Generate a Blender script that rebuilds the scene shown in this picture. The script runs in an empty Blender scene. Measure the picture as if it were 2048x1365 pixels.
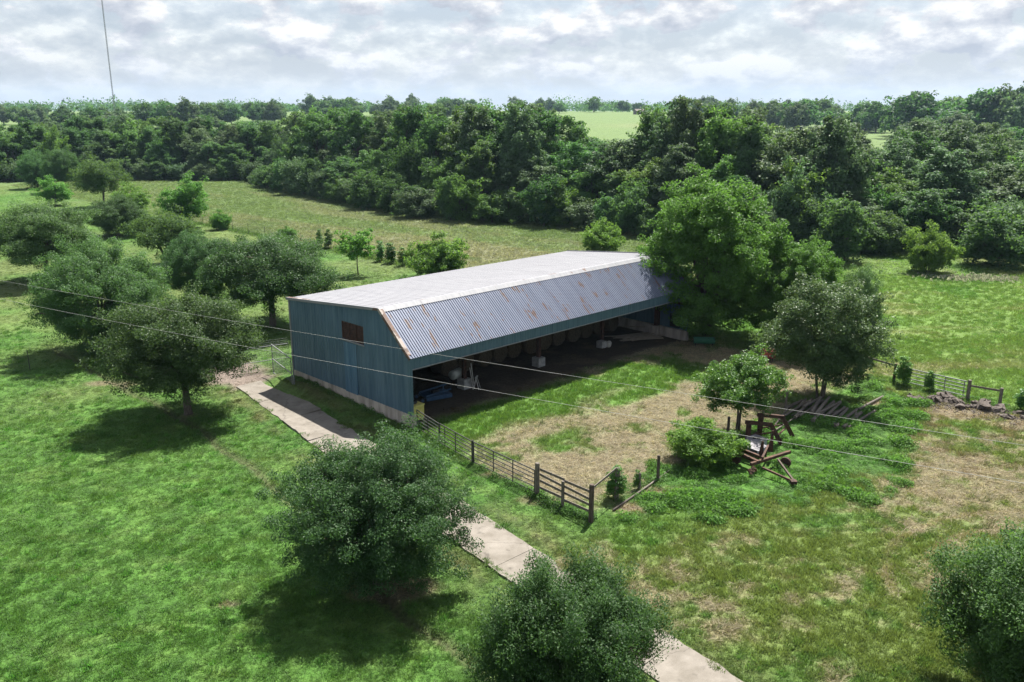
import bpy, math, random
import numpy as np
from mathutils import Vector, Matrix

# ------------------------------------------------------------------ camera, sky, sun, exposure
S = bpy.context.scene
COL = S.collection
CAM_H = 19.0
cam_d = bpy.data.cameras.new('camera')
cam_d.sensor_width = 36.0
cam_d.lens = 30.17
cam_d.clip_start = 0.1
cam_d.clip_end = 20000
cam = bpy.data.objects.new('camera', cam_d)
COL.objects.link(cam)
cam.location = (0, 0, CAM_H)
cam.rotation_euler = (math.radians(90 - 15.11), 0, 0)
S.camera = cam

SUN_TRAVEL = Vector((-0.25, -0.53, -1.0))          # the way the light goes
sun_d = bpy.data.lights.new('sun', 'SUN')
sun_d.energy = 5.0
sun_d.angle = math.radians(0.55)
sun_d.color = (1.0, 0.95, 0.86)
sun = bpy.data.objects.new('sun', sun_d)
COL.objects.link(sun)
sun.location = (20, 60, 80)
sun.rotation_euler = SUN_TRAVEL.to_track_quat('-Z', 'Y').to_euler()

S.view_settings.view_transform = 'Standard'
S.view_settings.look = 'None'
S.view_settings.exposure = 1.45
S.view_settings.gamma = 1.0

W = bpy.data.worlds.new('World')
S.world = W
W.use_nodes = True


def build_world():
    nt = W.node_tree
    nt.nodes.clear()
    N = nt.nodes.new
    L = nt.links.new
    out = N('ShaderNodeOutputWorld')
    bg = N('ShaderNodeBackground')
    sky = N('ShaderNodeTexSky')
    sky.sky_type = 'NISHITA'
    sky.sun_disc = False
    sky.sun_elevation = math.radians(59.6)
    sky.sun_rotation = math.atan2(0.25, 0.53)
    sky.altitude = 100
    sky.air_density = 1.0
    sky.dust_density = 1.2
    sc = N('ShaderNodeVectorMath'); sc.operation = 'SCALE'
    sc.inputs['Scale'].default_value = 0.05
    L(sky.outputs[0], sc.inputs[0])
    # a broken deck of cumulus all round the sky
    tc = N('ShaderNodeTexCoord')
    sep = N('ShaderNodeSeparateXYZ'); L(tc.outputs['Generated'], sep.inputs[0])
    az = N('ShaderNodeMath'); az.operation = 'ABSOLUTE'; L(sep.outputs[2], az.inputs[0])
    mp = N('ShaderNodeVectorMath'); mp.operation = 'MULTIPLY'; mp.inputs[1].default_value = (1.0, 1.0, 2.0); L(tc.outputs['Generated'], mp.inputs[0])

    def cloud(vec):
        n = N('ShaderNodeTexNoise'); n.inputs['Scale'].default_value = 14.0; n.inputs['Detail'].default_value = 12
        n.inputs['Roughness'].default_value = 0.58; n.inputs['Distortion'].default_value = 0.0
        L(vec, n.inputs['Vector'])
        return n
    n1 = cloud(mp.outputs[0])
    # the same noise a little higher up: the difference lights the tops and leaves the bases grey
    off = N('ShaderNodeVectorMath'); off.operation = 'ADD'; off.inputs[1].default_value = (0.005, 0.0, 0.032); L(mp.outputs[0], off.inputs[0])
    n2 = cloud(off.outputs[0])
    df = N('ShaderNodeMath'); df.operation = 'SUBTRACT'; L(n1.outputs[0], df.inputs[0]); L(n2.outputs[0], df.inputs[1])
    lit = N('ShaderNodeMapRange'); lit.inputs[1].default_value = -0.13; lit.inputs[2].default_value = 0.12; L(df.outputs[0], lit.inputs[0])
    ramp = N('ShaderNodeValToRGB')
    e = ramp.color_ramp.elements
    e[0].position = 0.0; e[0].color = (0.190, 0.204, 0.234, 1)
    e[1].position = 1.0; e[1].color = (0.375, 0.375, 0.375, 1)
    k = e.new(0.5); k.color = (0.258, 0.268, 0.290, 1)
    L(lit.outputs[0], ramp.inputs[0])
    cov = N('ShaderNodeMapRange'); cov.inputs[1].default_value = 0.42; cov.inputs[2].default_value = 0.53
    cov.interpolation_type = 'SMOOTHSTEP'
    L(n1.outputs[0], cov.inputs[0])
    # towards the horizon one looks through more and more of the deck
    hz = N('ShaderNodeMapRange'); hz.inputs[1].default_value = 0.0; hz.inputs[2].default_value = 0.35
    hz.inputs[3].default_value = 1.0; hz.inputs[4].default_value = 0.0
    L(az.outputs[0], hz.inputs[0])
    hz2 = N('ShaderNodeMath'); hz2.operation = 'MULTIPLY'; hz2.inputs[1].default_value = 0.92; L(hz.outputs[0], hz2.inputs[0])
    mx = N('ShaderNodeMath'); mx.operation = 'MAXIMUM'; L(cov.outputs[0], mx.inputs[0]); L(hz2.outputs[0], mx.inputs[1])
    # distance greys the lowest clouds
    hz3 = N('ShaderNodeMapRange'); hz3.inputs[1].default_value = 0.0; hz3.inputs[2].default_value = 0.06
    hz3.inputs[3].default_value = 0.95; hz3.inputs[4].default_value = 0.0
    L(az.outputs[0], hz3.inputs[0])
    far = N('ShaderNodeMix'); far.data_type = 'RGBA'
    far.inputs[7].default_value = (0.232, 0.242, 0.268, 1)
    L(hz3.outputs[0], far.inputs[0]); L(ramp.outputs[0], far.inputs[6])
    mix = N('ShaderNodeMix'); mix.data_type = 'RGBA'
    L(mx.outputs[0], mix.inputs[0]); L(sc.outputs[0], mix.inputs[6]); L(far.outputs[2], mix.inputs[7])
    L(mix.outputs[2], bg.inputs['Color'])
    bg.inputs['Strength'].default_value = 1.0
    L(bg.outputs[0], out.inputs['Surface'])


build_world()

S.cycles.max_bounces = 5
S.cycles.diffuse_bounces = 2
S.cycles.glossy_bounces = 2
S.cycles.transmission_bounces = 3
S.cycles.volume_bounces = 0
S.cycles.caustics_reflective = False
S.cycles.caustics_refractive = False
S.cycles.sample_clamp_indirect = 4.0
S.cycles.use_denoising = True
S.cycles.denoising_prefilter = 'NONE'

random.seed(11)
RNG = np.random.default_rng(11)

# ------------------------------------------------------------------ frame of the farm: the barn's own axes
TH = 0.781
CT, ST = math.cos(TH), math.sin(TH)
BARN = (-6.175, 49.735)


def bw(v, u, z=0.0):
    """v metres along the barn's open front, u metres in from it -> world"""
    return (BARN[0] + v * CT - u * ST, BARN[1] + v * ST + u * CT, z)


def wb(x, y):
    dx, dy = x - BARN[0], y - BARN[1]
    return dx * CT + dy * ST, -dx * ST + dy * CT


def smooth(a, b, x):
    t = np.clip((x - a) / (b - a), 0, 1)
    return t * t * (3 - 2 * t)


def _hash(ix, iy, seed):
    h = (ix.astype(np.int64) * 374761393 + iy.astype(np.int64) * 668265263 + seed * 1442695041) & 0xFFFFFFFF
    h = ((h ^ (h >> 13)) * 1274126177) & 0xFFFFFFFF
    return ((h ^ (h >> 16)) & 0xFFFF) / 65535.0


def vnoise(x, y, seed=0):
    x = np.asarray(x, float); y = np.asarray(y, float)
    ix = np.floor(x); iy = np.floor(y)
    fx = x - ix; fy = y - iy
    fx = fx * fx * (3 - 2 * fx); fy = fy * fy * (3 - 2 * fy)
    a = _hash(ix, iy, seed); b = _hash(ix + 1, iy, seed); c = _hash(ix, iy + 1, seed); d = _hash(ix + 1, iy + 1, seed)
    return (a * (1 - fx) + b * fx) * (1 - fy) + (c * (1 - fx) + d * fx) * fy


def fbm(x, y, seed=0, octv=4):
    s = 0; a = 0.5; t = 0
    for k in range(octv):
        s = s + a * vnoise(x * 2 ** k + 17.3 * k, y * 2 ** k - 9.1 * k, seed + k); t += a; a *= 0.55
    return s / t


def terrain(x, y):
    x = np.asarray(x, float); y = np.asarray(y, float)
    d = y
    t = np.clip((d - 250.0) / 760.0, 0, 1)
    z = 15.6 * (t * t * (3 - 2 * t) * 0.35 + t * 0.65)
    far = smooth(260, 520, d)
    z = z + far * (vnoise(x / 260.0, y / 300.0, 5) - 0.5) * 2.6
    z = z - smooth(1100, 4000, np.hypot(x, y)) * 4.0
    near = 1 - smooth(90, 200, np.hypot(x, y - 40))
    z = z + 0.05 * (fbm(x / 3.0, y / 3.0, 31, 3) - 0.5) * near
    v = (x - BARN[0]) * CT + (y - BARN[1]) * ST
    u = -(x - BARN[0]) * ST + (y - BARN[1]) * CT
    bank = smooth(-2.6, -0.9, v) * (1 - smooth(0.1, 0.6, v)) * smooth(0.5, 12, u) * (1 - smooth(13.6, 16.5, u))
    z = z + 0.42 * bank
    # the shallow rut that follows the tree row
    rv = rut_v(u)
    rut = np.exp(-((v - rv) / 0.24) ** 2) * smooth(-32, -28, u) * (1 - smooth(33, 38, u))
    z = z - 0.24 * rut
    return z


def rut_v(u):
    return np.interp(u, [-30, -18.4, -15, -1.5, 11.2, 30.5, 40], [-14.0, -13.0, -12.7, -10.3, -9.3, -9.5, -9.5]) + 0.15 * np.sin(np.asarray(u) * 0.9)


def tz(x, y):
    return float(terrain(np.array([x]), np.array([y]))[0])


# ------------------------------------------------------------------ materials
def new_mat(name):
    m = bpy.data.materials.new(name)
    m.use_nodes = True
    nt = m.node_tree
    b = nt.nodes['Principled BSDF']
    return m, nt, b


def mat_noise(name, c1, c2, scale=3.0, rough=0.7, metal=0.0, detail=6, bump=0.0, bscale=30.0, stretch=None, spec=0.4, obj=None, pos=(0.35, 0.65), c3=None):
    m, nt, b = new_mat(name)
    N = nt.nodes.new; L = nt.links.new
    tc = N('ShaderNodeTexCoord')
    if obj is not None:
        tc.object = obj
    src = tc.outputs['Object']
    if stretch:
        mp = N('ShaderNodeMapping'); mp.inputs['Scale'].default_value = stretch
        L(src, mp.inputs[0]); src = mp.outputs[0]
    n = N('ShaderNodeTexNoise'); n.inputs['Scale'].default_value = scale; n.inputs['Detail'].default_value = detail
    n.inputs['Roughness'].default_value = 0.62
    L(src, n.inputs['Vector'])
    r = N('ShaderNodeValToRGB'); e = r.color_ramp.elements
    e[0].position, e[1].position = pos
    e[0].color = (*c1, 1); e[1].color = (*c2, 1)
    if c3:
        k = e.new((pos[0] + pos[1]) / 2); k.color = (*c3, 1)
    L(n.outputs[0], r.inputs[0]); L(r.outputs[0], b.inputs['Base Color'])
    b.inputs['Roughness'].default_value = rough
    b.inputs['Metallic'].default_value = metal
    b.inputs['Specular IOR Level'].default_value = spec
    if bump:
        n2 = N('ShaderNodeTexNoise'); n2.inputs['Scale'].default_value = bscale; n2.inputs['Detail'].default_value = 4
        L(src, n2.inputs['Vector'])
        bp = N('ShaderNodeBump'); bp.inputs['Strength'].default_value = bump; bp.inputs['Distance'].default_value = 0.02
        L(n2.outputs[0], bp.inputs['Height']); L(bp.outputs[0], b.inputs['Normal'])
    return m


def mat_leaf(name, dark, light, trans=(0.10, 0.20, 0.03), tfac=0.3, rough=0.45, spec=0.5):
    m, nt, b = new_mat(name)
    N = nt.nodes.new; L = nt.links.new
    at = N('ShaderNodeAttribute'); at.attribute_name = 'lv'
    oi = N('ShaderNodeObjectInfo')
    r = N('ShaderNodeMix'); r.data_type = 'RGBA'
    r.inputs[6].default_value = (*dark, 1); r.inputs[7].default_value = (*light, 1)
    L(at.outputs['Fac'], r.inputs[0])
    hs = N('ShaderNodeHueSaturation')
    mh = N('ShaderNodeMapRange'); mh.inputs[3].default_value = 0.482; mh.inputs[4].default_value = 0.516
    mv = N('ShaderNodeMapRange'); mv.inputs[3].default_value = 0.78; mv.inputs[4].default_value = 1.28
    wn = N('ShaderNodeTexWhiteNoise'); wn.noise_dimensions = '1D'
    L(oi.outputs['Random'], wn.inputs['W'])
    L(oi.outputs['Random'], mh.inputs[0]); L(wn.outputs['Value'], mv.inputs[0])
    L(mh.outputs[0], hs.inputs['Hue']); L(mv.outputs[0], hs.inputs['Value'])
    L(r.outputs[2], hs.inputs['Color'])
    L(hs.outputs[0], b.inputs['Base Color'])
    b.inputs['Roughness'].default_value = rough
    b.inputs['Specular IOR Level'].default_value = spec
    tr = N('ShaderNodeBsdfTranslucent')
    hs2 = N('ShaderNodeHueSaturation'); hs2.inputs['Color'].default_value = (*trans, 1)
    L(mh.outputs[0], hs2.inputs['Hue']); L(mv.outputs[0], hs2.inputs['Value']); L(hs2.outputs[0], tr.inputs['Color'])
    ms = N('ShaderNodeMixShader'); ms.inputs[0].default_value = tfac
    L(b.outputs[0], ms.inputs[1]); L(tr.outputs[0], ms.inputs[2])
    L(ms.outputs[0], nt.nodes['Material Output'].inputs['Surface'])
    return m


M = {}
M['leaf_oak'] = mat_leaf('leaf_oak', (0.018, 0.050, 0.017), (0.072, 0.142, 0.052), (0.13, 0.27, 0.055), 0.30, 0.55, 0.22)
M['leaf_holly'] = mat_leaf('leaf_holly', (0.014, 0.042, 0.014), (0.056, 0.120, 0.034), (0.12, 0.27, 0.04), 0.28, 0.55, 0.2)
M['leaf_bright'] = mat_leaf('leaf_bright', (0.037, 0.090, 0.018), (0.082, 0.176, 0.033), (0.19, 0.38, 0.05), 0.38, 0.55, 0.2)
M['leaf_big'] = mat_leaf('leaf_big', (0.026, 0.074, 0.015), (0.078, 0.168, 0.028), (0.16, 0.34, 0.045), 0.34, 0.55, 0.2)
M['leaf_grey'] = mat_leaf('leaf_grey', (0.034, 0.080, 0.026), (0.072, 0.148, 0.050), (0.15, 0.26, 0.07), 0.30, 0.5, 0.3)
M['leaf_wood'] = mat_leaf('leaf_wood', (0.022, 0.060, 0.025), (0.060, 0.126, 0.048), (0.14, 0.29, 0.05), 0.32, 0.6, 0.15)
M['leaf_lime'] = mat_leaf('leaf_lime', (0.040, 0.090, 0.023), (0.084, 0.156, 0.042), (0.18, 0.34, 0.05), 0.34, 0.6, 0.15)
M['leaf_woodgrey'] = mat_leaf('leaf_woodgrey', (0.044, 0.086, 0.042), (0.090, 0.146, 0.074), (0.14, 0.24, 0.07), 0.28, 0.6, 0.15)
M['leaf_vine'] = mat_leaf('leaf_vine', (0.030, 0.090, 0.014), (0.066, 0.171, 0.025), (0.15, 0.33, 0.04), 0.32, 0.5, 0.4)
M['bark'] = mat_noise('bark', (0.045, 0.036, 0.028), (0.12, 0.10, 0.08), 6, 0.9, stretch=(3, 3, 0.6), bump=0.6, bscale=20)
M['concrete'] = mat_noise('concrete', (0.155, 0.138, 0.120), (0.225, 0.205, 0.182), 0.55, 0.9, detail=10, bump=0.15, bscale=60, spec=0.2)
M['concrete_wall'] = mat_noise('concrete_wall', (0.16, 0.14, 0.125), (0.46, 0.40, 0.36), 1.4, 0.9, detail=8, bump=0.2, bscale=40, stretch=(1.2, 1.2, 0.25), spec=0.2, pos=(0.28, 0.6))
def mat_drive():
    m, nt, b = new_mat('drive_concrete')
    N = nt.nodes.new; L = nt.links.new
    g = N('ShaderNodeNewGeometry')
    n1 = N('ShaderNodeTexNoise'); n1.inputs['Scale'].default_value = 0.9; n1.inputs['Detail'].default_value = 10; n1.inputs['Roughness'].default_value = 0.65
    L(g.outputs['Position'], n1.inputs['Vector'])
    r = N('ShaderNodeValToRGB'); e = r.color_ramp.elements
    e[0].position = 0.32; e[0].color = (0.130, 0.116, 0.098, 1); e[1].position = 0.68; e[1].color = (0.215, 0.196, 0.174, 1)
    L(n1.outputs[0], r.inputs[0])
    n2 = N('ShaderNodeTexNoise'); n2.inputs['Scale'].default_value = 2.3; n2.inputs['Detail'].default_value = 5
    L(g.outputs['Position'], n2.inputs['Vector'])
    st = N('ShaderNodeMapRange'); st.inputs[1].default_value = 0.60; st.inputs[2].default_value = 0.74; st.inputs[3].default_value = 1.0; st.inputs[4].default_value = 0.62
    L(n2.outputs[0], st.inputs[0])
    # hairline cracks
    wv = N('ShaderNodeVectorMath'); wv.operation = 'ADD'
    sc = N('ShaderNodeVectorMath'); sc.operation = 'SCALE'; sc.inputs['Scale'].default_value = 0.9; L(n1.outputs['Color'], sc.inputs[0])
    L(g.outputs['Position'], wv.inputs[0]); L(sc.outputs[0], wv.inputs[1])
    vo = N('ShaderNodeTexVoronoi'); vo.feature = 'DISTANCE_TO_EDGE'; vo.inputs['Scale'].default_value = 0.22; L(wv.outputs[0], vo.inputs['Vector'])
    cr = N('ShaderNodeMapRange'); cr.inputs[1].default_value = 0.0; cr.inputs[2].default_value = 0.006; cr.inputs[3].default_value = 0.55; cr.inputs[4].default_value = 1.0
    L(vo.outputs['Distance'], cr.inputs[0])
    n3 = N('ShaderNodeTexNoise'); n3.inputs['Scale'].default_value = 22; n3.inputs['Detail'].default_value = 4; L(g.outputs['Position'], n3.inputs['Vector'])
    gr = N('ShaderNodeMapRange'); gr.inputs[3].default_value = 0.82; gr.inputs[4].default_value = 1.18; L(n3.outputs[0], gr.inputs[0])
    a = N('ShaderNodeMath'); a.operation = 'MULTIPLY'; L(st.outputs[0], a.inputs[0]); L(cr.outputs[0], a.inputs[1])
    c = N('ShaderNodeMath'); c.operation = 'MULTIPLY'; L(a.outputs[0], c.inputs[0]); L(gr.outputs[0], c.inputs[1])
    o = N('ShaderNodeVectorMath'); o.operation = 'SCALE'; L(r.outputs[0], o.inputs[0]); L(c.outputs[0], o.inputs['Scale'])
    L(o.outputs[0], b.inputs['Base Color'])
    b.inputs['Roughness'].default_value = 0.9; b.inputs['Specular IOR Level'].default_value = 0.2
    return m


M['drive'] = mat_drive()
M['pier'] = mat_noise('pier', (0.24, 0.24, 0.235), (0.38, 0.38, 0.37), 4, 0.85)
M['wood_grey'] = mat_noise('wood_grey', (0.075, 0.065, 0.055), (0.19, 0.165, 0.14), 5, 0.9, stretch=(4, 4, 0.5), bump=0.4)
M['wood_dark'] = mat_noise('wood_dark', (0.045, 0.034, 0.026), (0.11, 0.085, 0.07), 5, 0.9, stretch=(4, 4, 0.5), bump=0.4)
M['board'] = mat_noise('board', (0.20, 0.165, 0.125), (0.36, 0.31, 0.25), 4, 0.85, stretch=(0.6, 5, 5), bump=0.3)
M['log'] = mat_noise('log', (0.065, 0.055, 0.046), (0.165, 0.145, 0.125), 4, 0.9, stretch=(0.7, 5, 5), bump=0.5)
M['rust'] = mat_noise('rust', (0.030, 0.018, 0.013), (0.105, 0.050, 0.028), 5, 0.85, detail=8, bump=0.3, c3=(0.060, 0.030, 0.019))
M['rust_dark'] = mat_noise('rust_dark', (0.025, 0.014, 0.012), (0.085, 0.038, 0.025), 5, 0.85, detail=8)
M['steel_dark'] = mat_noise('steel_dark', (0.035, 0.036, 0.035), (0.075, 0.075, 0.07), 8, 0.6, metal=0.3)
M['galv'] = mat_noise('galv', (0.17, 0.18, 0.185), (0.24, 0.25, 0.255), 8, 0.7, metal=0.2)
M['black'] = mat_noise('black', (0.012, 0.012, 0.013), (0.03, 0.03, 0.03), 6, 0.6)
M['rubber'] = mat_noise('rubber', (0.015, 0.015, 0.015), (0.035, 0.034, 0.032), 9, 0.85)
M['straw'] = mat_noise('straw', (0.045, 0.036, 0.023), (0.105, 0.083, 0.053), 9, 0.95, detail=10, bump=0.8, bscale=40)
M['plate'] = mat_noise('plate', (0.085, 0.08, 0.095), (0.23, 0.22, 0.245), 5, 0.6, detail=8)
M['tankbox'] = mat_noise('tankbox', (0.20, 0.22, 0.26), (0.33, 0.35, 0.38), 3, 0.55)
M['yellow'] = mat_noise('yellow', (0.42, 0.38, 0.09), (0.60, 0.56, 0.20), 4, 0.6)
M['white_plastic'] = mat_noise('white_plastic', (0.30, 0.33, 0.32), (0.44, 0.46, 0.45), 3, 0.5)
M['white_paint'] = mat_noise('white_paint', (0.32, 0.31, 0.29), (0.50, 0.49, 0.46), 6, 0.6)
M['blue_paint'] = mat_noise('blue_paint', (0.020, 0.050, 0.105), (0.035, 0.080, 0.15), 4, 0.45)
M['red_paint'] = mat_noise('red_paint', (0.22, 0.035, 0.03), (0.36, 0.06, 0.05), 4, 0.5)
M['green_paint'] = mat_noise('green_paint', (0.02, 0.10, 0.06), (0.035, 0.15, 0.09), 4, 0.5)
M['wire'] = mat_noise('wire', (0.27, 0.27, 0.26), (0.37, 0.37, 0.36), 1.0, 0.6, metal=0.2)
M['soil'] = mat_noise('soil', (0.07, 0.05, 0.036), (0.20, 0.155, 0.12), 8, 0.95, detail=8, bump=0.6)
M['rock'] = mat_noise('rock', (0.045, 0.037, 0.032), (0.135, 0.112, 0.098), 3, 0.9, detail=8, bump=0.6)


def mat_smv():
    m, nt, b = new_mat('reflector_orange')
    b.inputs['Base Color'].default_value = (0.85, 0.09, 0.03, 1)
    b.inputs['Roughness'].default_value = 0.5
    b.inputs['Emission Color'].default_value = (0, 0, 0, 1)
    return m


M['smv'] = mat_smv()


# ------------------------------------------------------------------ mesh helpers
class MB:
    def __init__(s):
        s.v = []; s.f = []

    def add(s, verts, faces):
        o = len(s.v)
        s.v += [tuple(map(float, p)) for p in verts]
        s.f += [tuple(i + o for i in f) for f in faces]
        return s

    def box(s, lo, hi):
        x0, y0, z0 = lo; x1, y1, z1 = hi
        return s.add([(x0, y0, z0), (x1, y0, z0), (x1, y1, z0), (x0, y1, z0), (x0, y0, z1), (x1, y0, z1), (x1, y1, z1), (x0, y1, z1)],
                     [(0, 3, 2, 1), (4, 5, 6, 7), (0, 1, 5, 4), (1, 2, 6, 5), (2, 3, 7, 6), (3, 0, 4, 7)])

    def bar(s, a, b, w, h, up=(0, 0, 1), taper=1.0):
        a = Vector(a); b = Vector(b); d = (b - a).normalized()
        up = Vector(up)
        if abs(d.dot(up)) > 0.97:
            up = Vector((1, 0, 0))
        r = d.cross(up).normalized(); q = r.cross(d)
        vs = []
        for p, k in ((a, 1.0), (b, taper)):
            for sx, sz in ((-1, -1), (1, -1), (1, 1), (-1, 1)):
                vs.append(p + r * (sx * w / 2 * k) + q * (sz * h / 2 * k))
        return s.add(vs, [(0, 1, 2, 3), (7, 6, 5, 4), (0, 4, 5, 1), (1, 5, 6, 2), (2, 6, 7, 3), (3, 7, 4, 0)])

    def tube(s, pts, rad, n=8, cap=True):
        pts = [Vector(p) for p in pts]
        if not isinstance(rad, (list, tuple)):
            rad = [rad] * len(pts)
        o = len(s.v); prev = None
        for i, p in enumerate(pts):
            d = (pts[min(i + 1, len(pts) - 1)] - pts[max(i - 1, 0)]).normalized()
            if prev is None:
                up = Vector((0, 0, 1)) if abs(d.z) < 0.9 else Vector((1, 0, 0))
                r = d.cross(up).normalized()
            else:
                r = (prev - d * prev.dot(d)).normalized()
            prev = r
            q = d.cross(r)
            for k in range(n):
                a = 2 * math.pi * k / n
                s.v.append(tuple(p + (r * math.cos(a) + q * math.sin(a)) * rad[i]))
        for i in range(len(pts) - 1):
            for k in range(n):
                a = o + i * n + k; b = o + i * n + (k + 1) % n
                s.f.append((a, b, b + n, a + n))
        if cap:
            s.f.append(tuple(o + k for k in range(n))[::-1])
            s.f.append(tuple(o + (len(pts) - 1) * n + k for k in range(n)))
        return s

    def mesh(s, name):
        me = bpy.data.meshes.new(name)
        me.from_pydata(s.v, [], s.f)
        me.update()
        return me

    def build(s, name, mat, parent=None, smooth_=False, loc=None):
        me = s.mesh(name)
        me.materials.append(mat)
        if smooth_:
            me.shade_smooth()
        return link(name, me, parent, loc)


def link(name, me, parent=None, loc=None):
    o = bpy.data.objects.new(name, me)
    COL.objects.link(o)
    if parent is not None:
        o.parent = parent
    if loc is not None:
        o.location = loc
    return o


def tag(o, label=None, cat=None, group=None, kind=None):
    if label: o['label'] = label
    if cat: o['category'] = cat
    if group: o['group'] = group
    if kind: o['kind'] = kind
    return o


def thing(name, label, cat, loc=(0, 0, 0), rz=0.0, group=None):
    o = bpy.data.objects.new(name, None)
    o.empty_display_size = 0.2
    COL.objects.link(o)
    o.location = loc
    o.rotation_euler = (0, 0, rz)
    return tag(o, label, cat, group)


def inside_poly(x, y, poly):
    r = np.zeros(x.shape, bool)
    n = len(poly)
    for i in range(n):
        x0, y0 = poly[i]; x1, y1 = poly[(i + 1) % n]
        c = ((y0 > y) != (y1 > y)) & (x < (x1 - x0) * (y - y0) / (y1 - y0 + 1e-12) + x0)
        r ^= c
    return r


def poly_sd(x, y, poly):
    """signed distance, positive inside"""
    d = np.full(x.shape, 1e9)
    n = len(poly)
    for i in range(n):
        ax, ay = poly[i]; bx, by = poly[(i + 1) % n]
        ex, ey = bx - ax, by - ay
        t = np.clip(((x - ax) * ex + (y - ay) * ey) / (ex * ex + ey * ey), 0, 1)
        d = np.minimum(d, np.hypot(x - ax - t * ex, y - ay - t * ey))
    return np.where(inside_poly(x, y, poly), d, -d)


# ------------------------------------------------------------------ what grows where
DRIVE_U = [15.2, 14.1, 9.6, 1.0, -13.1, -15.8, -25.3, -40]
DRIVE_L = [-3.85, -3.9, -4.6, -6.0, -7.75, -8.1, -9.25, -11.0]
DRIVE_R = [-0.95, -1.05, -1.75, -3.1, -5.1, -5.5, -6.9, -8.9]


def drive_edges(u):
    return (np.interp(u, DRIVE_U[::-1], DRIVE_L[::-1]), np.interp(u, DRIVE_U[::-1], DRIVE_R[::-1]))


LAWN = (0.060, 0.138, 0.026)
LAWN2 = (0.080, 0.158, 0.033)
LAWN_D = (0.052, 0.122, 0.025)
STRAW = (0.19, 0.168, 0.112)
OLIVE = (0.108, 0.152, 0.042)
TAN = (0.128, 0.140, 0.076)
SOIL = (0.120, 0.092, 0.066)
PAST = (0.102, 0.172, 0.04)
MEAD = (0.088, 0.132, 0.046)
FARF = (0.105, 0.155, 0.056)


def mixc(c, d, t):
    t = np.clip(t, 0, 1)[..., None]
    return c * (1 - t) + np.array(d) * t


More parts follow.
